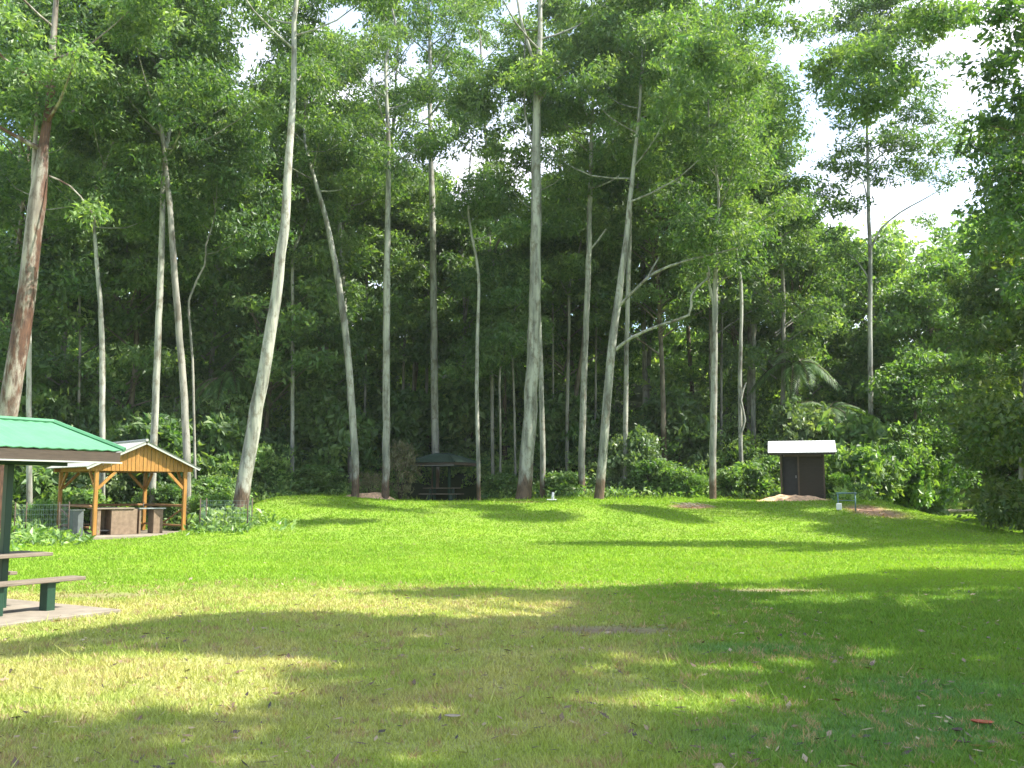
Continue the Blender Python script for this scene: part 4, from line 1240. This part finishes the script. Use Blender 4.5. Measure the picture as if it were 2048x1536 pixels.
HOLES = [(1300, 1404, 150, 17), (1450, 1402, 60, 8), (1180, 1392, 50, 12), (1440, 1332, 150, 8), (1600, 1322, 80, 6), (1760, 1312, 100, 6), (1540, 1315, 40, 5), (1780, 1196, 260, 6), (1600, 1204, 120, 5), (1950, 1180, 130, 5), (1430, 1232, 110, 6), (1530, 1180, 95, 6),
         (880, 1530, 110, 16), (790, 1425, 80, 8), (300, 1480, 90, 7), (620, 1475, 60, 6), (1130, 1345, 70, 5), (750, 1532, 50, 8), (980, 1440, 40, 5), (430, 1500, 50, 5), (70, 1480, 40, 6)]
def inpoly(u, v, poly):
    ins = np.zeros(u.shape, bool)
    n = len(poly); j = n - 1
    for i in range(n):
        xi, yi = poly[i]; xj, yj = poly[j]
        c = ((yi > v) != (yj > v)) & (u < (xj - xi) * (v - yi) / (yj - yi + 1e-9) + xi)
        ins ^= c
        j = i
    return ins
GPOLY = [[tuple(G(u, v)[:2]) if 0 < 1 else None for (u, v) in pl] for pl in SH_POLY]
GHOLE = []
for (u, v, a_, b2) in HOLES:
    c0 = G(u, v); c1 = G(u + a_, v); c2 = G(u, v - b2)
    GHOLE.append((c0[0], c0[1], abs(c1[0] - c0[0]), abs(c2[1] - c0[1])))
def shade_wanted(x, y):
    m = np.zeros(x.shape, bool)
    nr = y < 20
    ox = (vnoise(x, y, 1.3, 61) - .5) * .55 + (vnoise(x, y, 4.0, 62) - .5) * .22; oy = (vnoise(x, y, 1.6, 63) - .5) * .45 + (vnoise(x, y, 4.0, 64) - .5) * .22
    x0_, y0_ = x, y
    x, y = x + ox * nr, y + oy * nr
    for pl in GPOLY:
        m |= inpoly(x, y, pl)
    # the shade also carries on beyond the view
    m |= (y < 5.6) & (y > -3)
    for (a_, b2, ra, rb) in GHOLE:
        m &= ((x - a_) / ra) ** 2 + ((y - b2) / rb) ** 2 > 1
    m &= ~((vnoise(x0_, y0_, 2.1, 65) * .6 + vnoise(x0_, y0_, 5.3, 66) * .4 > .735) & nr)
    return m
def shadow_of(p):
    t = p[:, 2] / SUN[2]
    for _ in range(3):
        gx_, gy_ = p[:, 0] - SUN[0] * t, p[:, 1] - SUN[1] * t
        t = (p[:, 2] - ground(gx_, gy_)) / SUN[2]
    return p[:, 0] - SUN[0] * t, p[:, 1] - SUN[1] * t
def keep_shade(p):
    gx_, gy_ = shadow_of(p)
    j = rng.normal(size=(2, len(gx_))) * .06
    k = shade_wanted(gx_ + j[0], gy_ + j[1])
    u, v = proj(p)
    vis = (p[:, 1] > 1) & (u > -20) & (u < 2068) & (v > -20)
    return k & ~vis
r = np.random.default_rng(77)
cand = []
while len(cand) < 620:
    x = r.uniform(-8.5, 12); y = r.uniform(3.0, 19)
    if shade_wanted(np.array([x]), np.array([y]))[0]:
        h = r.uniform(12, 18.5)
        cand.append([x + SUN[0] / SUN[2] * h, y + SUN[1] / SUN[2] * h, h, r.uniform(.7, 1.05), .8])
far = []
while len(far) < 190:
    x = r.uniform(7, 22); y = r.uniform(21, 42)
    if inpoly(np.array([x]), np.array([y]), GPOLY[1])[0]:
        h = r.uniform(13, 19)
        far.append([x + SUN[0] / SUN[2] * h, y + SUN[1] / SUN[2] * h, h, r.uniform(.6, .9), .8])
while len(far) < 250:
    x = r.uniform(3, 11); y = r.uniform(34, 44)
    if inpoly(np.array([x]), np.array([y]), GPOLY[2])[0]:
        h = r.uniform(23, 26)
        far.append([x + SUN[0] / SUN[2] * h, y + SUN[1] / SUN[2] * h, h + 1, r.uniform(.6, .9), .8])
cand, far = np.array(cand), np.array(far)
st = [("shade tree out of view on the right, level with the camera", 9.5, 0.5), ("second shade tree out of view on the right, a little ahead of the camera", 15, 5.0),
      ("third shade tree out of view on the right, abreast of the picnic table", 13.5, 10.5), ("fourth shade tree out of view, farther right than the others", 21.5, 8.5)]
dd = np.stack([np.hypot(cand[:, 0] - s[1], cand[:, 1] - s[2]) for s in st], 1)
own = dd.argmin(1)
for k, (lb, x, y) in enumerate(st):
    bushy_tree(lb, x, y, 19.5, 5, 8, .24, leafm='forest', fixed=cand[own == k], seed=400 + k, L=.30, W=.15, dens=150, keep=keep_shade, avoid=False,
               group="shade trees beyond the right edge", name="shade_tree")
st2 = [("fifth shade tree out of view on the right, beside the path", 25.5, 23), ("sixth shade tree out of view on the right, beyond the pale edge trunk", 29.5, 33)]
dd = np.stack([np.hypot(far[:, 0] - s[1], far[:, 1] - s[2]) for s in st2], 1)
own = dd.argmin(1)
for k, (lb, x, y) in enumerate(st2):
    bushy_tree(lb, x, y, 20, 5, 8, .24, leafm='forest', fixed=far[own == k], seed=420 + k, L=.32, W=.17, dens=150, keep=keep_shade, avoid=False,
               group="shade trees beyond the right edge", name="shade_tree")

# ------------------------------------------------------------------ shrubs: a few kinds, copied
def make_shrub(name, kind, seed, leafm, L, W, dens, n, h=1.0, spread=1.0, up=0.0, droop=.1, barkm='bark_brown'):
    """unit shrub about 2 m tall and 2 m wide"""
    r = np.random.default_rng(seed)
    cl = []
    T = Tubes()
    for k in range(n):
        f = r.random() ** .8
        a = r.random() * 6.28
        z = .25 + 1.55 * f
        rr = spread * .95 * math.sqrt(r.random()) * math.sin(math.pi * (.15 + .75 * f)) ** .5
        c = np.array([math.cos(a) * rr, math.sin(a) * rr, z * h])
        cl.append([*c, .28 + .22 * r.random(), .75])
        if k % 3 == 0:
            T.add([(0, 0, -.1), c * .4 + [0, 0, .1], c], [.035, .022, .008], 5, .4)
    V_, t_ = leaves(cl, L, W, dens, r, droop=droop, sprig=8, up=up)
    root = empty(name, (0, 0, -50))
    link("stems", T.mesh("stems", M[barkm], np.zeros(3)), root)
    link("foliage", leaf_mesh("foliage", V_, t_, M[leafm]), root)
    return root

def make_palm(name, seed, h, nf, fl, leafm='forest', tr=.10):
    r = np.random.default_rng(seed)
    T = Tubes()
    T.add([(0, 0, -.2), (.05, 0, h * .5), (0, .05, h)], [tr * 1.2, tr, tr * .9], 8, .4)
    Vs, ts = [], []
    for k in range(nf):
        a = 6.28 * k / nf + r.normal() * .15
        el = .25 + .8 * r.random()
        d = np.array([math.cos(a), math.sin(a), 0])
        pts = []
        for j in range(9):
            t = j / 8
            pts.append(np.array([0, 0, h]) + d * fl * t * math.cos(el * (1 - t * .5)) + np.array([0, 0, fl * (math.sin(el) * t - .85 * t * t)]))
        T.add(pts[::2], [.022, .018, .013, .009, .004], 5, .5)
        pts = np.array(pts)
        for j in range(30):
            t = .12 + .88 * j / 30
            i = min(7, int(t * 8)); q = pts[i] + (pts[i + 1] - pts[i]) * (t * 8 - i)
            tg = pts[i + 1] - pts[i]; tg /= np.linalg.norm(tg)
            sd = np.cross(tg, [0, 0, 1]); sd /= np.linalg.norm(sd) + 1e-6
            l_ = fl * .26 * math.sin(math.pi * (.12 + .84 * t)) + .05
            for s_ in (-1, 1):
                e = q + sd * s_ * l_ * .85 + tg * l_ * .45 - np.array([0, 0, .35 * l_])
                w = tg * .035
                m_ = q * .5 + e * .5 + np.array([0, 0, .05])
                Vs.append([q - w * .4, m_ - w, e, m_ + w]); ts.append(.5 + r.normal() * .15)
    root = empty(name, (0, 0, -50))
    link("trunk", T.mesh("trunk", M['bark_brown'], np.zeros(3)), root)
    link("crown", leaf_mesh("crown", np.array(Vs).reshape(-1, 3), np.clip(np.repeat(ts, 4), 0, 1), M[leafm]), root)
    return root

def place(proto, used, x, y, s, label, cat, group, sz=None, rz=None):
    if not used.get(proto.name):
        c = proto; used[proto.name] = True
    else:
        c = proto.copy(); COL.objects.link(c)
        for ch in list(proto.children):
            d = ch.copy(); COL.objects.link(d); d.parent = c
    c.location = (float(x), float(y), gz(x, y) - .05)
    c.scale = (s, s, sz or s)
    c.rotation_euler = (0, 0, rng.random() * 6.28 if rz is None else rz)
    tag(c, label, cat, group)
    return c
used = {}
protos = {'soft': make_shrub("leafy_shrub", 0, 1, 'shrub', .17, .10, 1500, 30), 'broad': make_shrub("broadleaf_shrub", 0, 2, 'shrub', .26, .15, 800, 26, spread=1.1, droop=.2),
          'pale': make_shrub("pale_shrub", 0, 3, 'pale', .15, .09, 1500, 30), 'dark': make_shrub("dark_shrub", 0, 4, 'forest', .18, .10, 1400, 32),
          'dry': make_shrub("dry_bush", 0, 5, 'dry', .12, .05, 700, 22), 'weed': make_shrub("weedy_bush", 0, 6, 'weed', .22, .05, 1300, 24, up=.8, droop=0),
          'palm': make_palm("forest_palm", 7, 3.2, 13, 1.9), 'fern': make_palm("ground_fern", 9, .25, 15, 1.25, tr=.05)}
SG = "shrubs along the forest edge"
sh = [ # kind, u, Y, scale (x 2 m), height scale, label
 ('pale', 118, 39.5, 1.9, 2.0, "pale leaved tall shrub behind the near green roof, left of the slim grey gum"), ('pale', 170, 41, 1.5, 1.5, "pale leaved shrub just left of the slim grey gum, above the near roof's hip"),
 ('broad', 60, 38, 1.3, 1.2, "broad leaved shrub behind the dark green post of the near shelter"), ('fern', 215, 37.8, 1.2, 1.2, "fern seen through the timber shelter between its left posts"),
 ('fern', 262, 38.5, 1.3, 1.3, "fern seen through the middle of the timber shelter"), ('soft', 330, 38.5, 1.0, .9, "soft green shrub seen through the right half of the timber shelter"),
 ('broad', 150, 36.5, .9, .8, "broad leaved low shrub left of the timber shelter's back post"), ('soft', 420, 39.5, 1.1, 1.0, "leafy shrub between the timber shelter and the big leaning gum"),
 ('weed', 405, 36.3, .6, .6, "weedy clump touching the timber shelter's right corner"), ('weed', 440, 35.8, .5, .5, "weedy clump inside the wire guard by the leaning gum"), ('weed', 85, 33.2, .55, .6, "weedy clump inside the wire guard left of the timber shelter"),
 ('dark', 300, 43, 2.0, 2.3, "dark shrub behind the pale gum over the gable"), ('dark', 420, 45, 2.0, 2.4, "dark shrub filling the space left of the big leaning gum"), ('dark', 215, 44, 1.8, 2.6, "tall dark shrub close behind the slim grey gum"),
 ('dark', 30, 43, 2.0, 2.6, "tall dark shrub behind the thick peeling gum"),
 ('soft', 560, 46.8, 1.2, .9, "low leafy shrub right beside the big leaning gum at the lawn edge"), ('soft', 640, 47.6, 1.2, .8, "low leafy shrub left of the curved gum's brown foot"), ('soft', 660, 50, 1.9, 2.4, "tall sunlit shrub behind the space left of the curved gum"),
 ('dark', 545, 50, 2.0, 2.2, "dark shrub behind the big leaning gum's lower trunk"), ('dry', 800, 48.2, .95, 1.6, "dry pinkish brown bush between the straight pale gum and the dull green shelter"),
 ('dry', 740, 46.8, .7, .7, "low dry brown bush on the reddish dirt bank"), ('dark', 815, 55, 2.0, 2.2, "dark shrub behind the dry pinkish brown bush"), ('dark', 930, 56, 2.1, 2.6, "dark shrub behind the right end of the dull green shelter"),
 ('soft', 1005, 48.6, .9, .7, "low leafy shrub left of the thickest gum's foot"), ('broad', 1122, 46.6, .75, .65, "broad leaved shrub right behind the white marker"), ('soft', 1150, 48, .8, .7, "small leafy shrub at the foot of the straight gum right of the white marker"),
 ('dark', 1120, 54, 1.9, 2.2, "dark shrub behind the white marker and the thickest gum"), ('pale', 1268, 48.6, 1.4, 1.7, "pale rounded shrub right of the thin straight gum"), ('soft', 1310, 47.4, 1.15, 1.0, "bright leafy shrub right of the pale rounded shrub"),
 ('soft', 1355, 47.2, .95, .8, "low bright shrub left of the forked gum"), ('weed', 1392, 46.4, .65, .6, "weedy clump touching the left of the forked gum's foot"), ('soft', 1462, 46.8, .9, .8, "low bright shrub right of the forked gum"),
 ('broad', 1505, 47, .95, .9, "broad leaved shrub near the left wall of the hut"), ('soft', 1540, 48, 1.0, 1.1, "leafy shrub behind the hut's left eave"), ('pale', 1610, 52, 1.7, 2.4, "tall pale shrub directly behind and above the hut roof"),
 ('dark', 1360, 54, 2.0, 2.3, "dark shrub in the gloom between the crooked branch and the forked gum"), ('weed', 1678, 43.9, .55, .6, "bright weedy clump at the hut's right wall"), ('broad', 1705, 46, 1.15, 1.4, "broad leaved shrub right of the hut"),
 ('soft', 1760, 46.5, 1.2, 1.5, "leafy shrub at the foot of the lone airy gum"), ('soft', 1810, 48, 1.3, 1.9, "leafy shrub on the slope left of the dark path gap"), ('broad', 1700, 51, 1.8, 2.5, "tall broad leaved shrub left of the lone airy gum"),
 ('palm', 1598, 55, 1.5, 2.0, "palm with bright fronds above the hut"), ('palm', 1660, 53, 1.4, 1.5, "palm with arching fronds up the slope right of the hut roof"), ('palm', 1010, 55, 1.2, 1.9, "palm in the gloom left of the thickest gum"),
 ('palm', 450, 47, 1.3, 2.1, "palm half hidden left of the big leaning gum"), ('fern', 1560, 45.6, .8, .8, "fern behind the dirt mound at the hut's left side"), ('fern', 1840, 50, 1.2, 1.2, "fern at the left lip of the dark path gap"),
]
for (kd, u, Y_, s, sz, lb) in sh:
    x = P(u, 950, Y_)[0]
    cat = {'palm': "palm", 'fern': "fern", 'dry': "bush", 'weed': "bush"}.get(kd, "shrub")
    place(protos[kd], used, x, Y_, s, lb, cat, SG, sz)

# ------------------------------------------------------------------ uncountable masses
r = np.random.default_rng(50)
# hillside wood
cl = []
tops = ([-200, 0, 300, 600, 700, 850, 1000, 1100, 1300, 1450, 1560, 1650, 1750, 1900, 2050, 2300], [150, 150, 190, 230, 330, 400, 430, 400, 300, 330, 420, 490, 500, 440, 400, 380])
while len(cl) < 2700:
    y = r.uniform(57, 88); x = r.uniform(-.66, .72) * y
    g0 = gz(x, y)
    z = g0 + (r.random() ** .8 * 17 if len(cl) % 4 else r.random() * 4)
    u, v = proj(np.array([x, y, z]))
    tv = np.interp(u, *tops) + 30 * math.sin(u * .021) + 22 * math.sin(u * .055 + 1)
    if v < tv: continue
    if y < 66 and abs(x - float(pathx(y))) < 4 and z < g0 + 4: continue
    cl.append([x, y, z, r.uniform(.8, 1.75), .6])
V_, t_ = leaves(cl, .42, .20, 95, r, droop=.2, sprig=8, tvar=.8)
o = link("hillside_forest", leaf_mesh("hillside_forest", V_, t_, M['hill']))
tag(o, "dense green wood covering the hillside behind all the gums", "forest", kind="stuff")
# undergrowth between and behind the trunks
cl = []
while len(cl) < 3000:
    y = r.uniform(36, 58); x = r.uniform(-.64, .64) * y
    e = float(lawn_edge(x))
    if y < e + .3 or (x > 15.3 and y < 62 and abs(x - float(pathx(y))) < 3.6): continue
    if abs(x - mo[0]) < 2.3 and y < 52.5: continue
    if abs(x - HX) < 1.3 and 42.8 < y < 45.5: continue
    if np.hypot(x - cO[0], y - cO[1]) < 3.1: continue
    dp = min(1, (y - e) / 6)
    hh = (.15 + .9 * dp + (1.6 if y > e + 6 else 0)) * r.random() ** 1.4
    cl.append([x, y, gz(x, y) + .08 + hh, r.uniform(.25, .5) + .25 * dp, .6])
for (u, v, su, sv, k_) in [(465, 1052, 50, 14, 60), (415, 1056, 30, 10, 40), (75, 1082, 60, 14, 70), (390, 1040, 40, 10, 30), (140, 1062, 22, 8, 24), (600, 990, 60, 3, 30), (1560, 996, 40, 2, 12), (1350, 992, 90, 3, 50), (1150, 996, 60, 2, 24), (1690, 1000, 20, 4, 14)]:
    for _ in range(k_):
        p = G(u + r.normal() * su * .6, v + r.normal() * sv * .6)
        if np.hypot(p[0] - cO[0], p[1] - cO[1]) < 2.7 or (abs(p[0] - HX) < 1.4 and abs(p[1] - 44) < 2) or p[1] > 48: continue
        cl.append([p[0], p[1], p[2] + .05 + .35 * r.random() ** 2, r.uniform(.14, .32), .7])
V_, t_ = leaves(cl, .22, .10, 190, r, droop=.0, sprig=8, tvar=.8, up=.3, tint0=.62)
o = link("undergrowth", leaf_mesh("undergrowth", V_, t_, M['shrub']))
tag(o, "low mixed weeds and seedlings between the trunks along the forest edge", "undergrowth", kind="stuff")
# fallen leaves and twigs on the lawn
n = 5200
y = 4.8 * (40 / 4.8) ** r.random(n); x = (r.random(n) * 2 - 1) * (.58 * y + 1)
kp = r.random(n) < (.25 + .75 * vnoise(x, y, .9, 41)) * np.where(y < 17, 1, .35)
x, y = x[kp], y[kp]; n = len(x)
c = np.stack([x, y, ground(x, y) + .028], 1)
a_ = r.random(n) * 6.28
ax = np.stack([np.cos(a_), np.sin(a_), r.normal(0, .25, n)], 1); sd = np.stack([-np.sin(a_), np.cos(a_), r.normal(0, .35, n)], 1)
l_ = (.02 + .035 * r.random(n))[:, None]; w_ = l_ * (.18 + .3 * r.random(n))[:, None]
V_ = np.stack([c - ax * l_, c + sd * w_, c + ax * l_, c - sd * w_], 1).reshape(-1, 3)
o = link("leaf_litter", leaf_mesh("leaf_litter", V_, np.clip(np.repeat(r.random(n) ** 1.3, 4), 0, 1), leaf_mat("litter", (.030, .020, .012), (.13, .075, .035), (.40, .31, .19), .1)))
tag(o, "scattered brown and tan fallen leaves on the near grass", "leaf litter", kind="stuff")

grass(800000, 4.6, 49, "grass")

# ------------------------------------------------------------------ humid air over the clearing
hm = bpy.data.materials.new("haze"); hm.use_nodes = True
nt = hm.node_tree; nt.nodes.remove(nt.nodes["Principled BSDF"])
pv = nt.nodes.new("ShaderNodeVolumePrincipled")
pv.inputs["Color"].default_value = (.86, .94, .84, 1); pv.inputs["Density"].default_value = .0003; pv.inputs["Anisotropy"].default_value = .2
nt.links.new(pv.outputs[0], nt.nodes["Material Output"].inputs["Volume"])
tag(MB().box((0, 220, 21.5), (640, 600, 47)).build("haze", hm), "thin humid haze filling the clearing and the forest", "haze", kind="stuff")
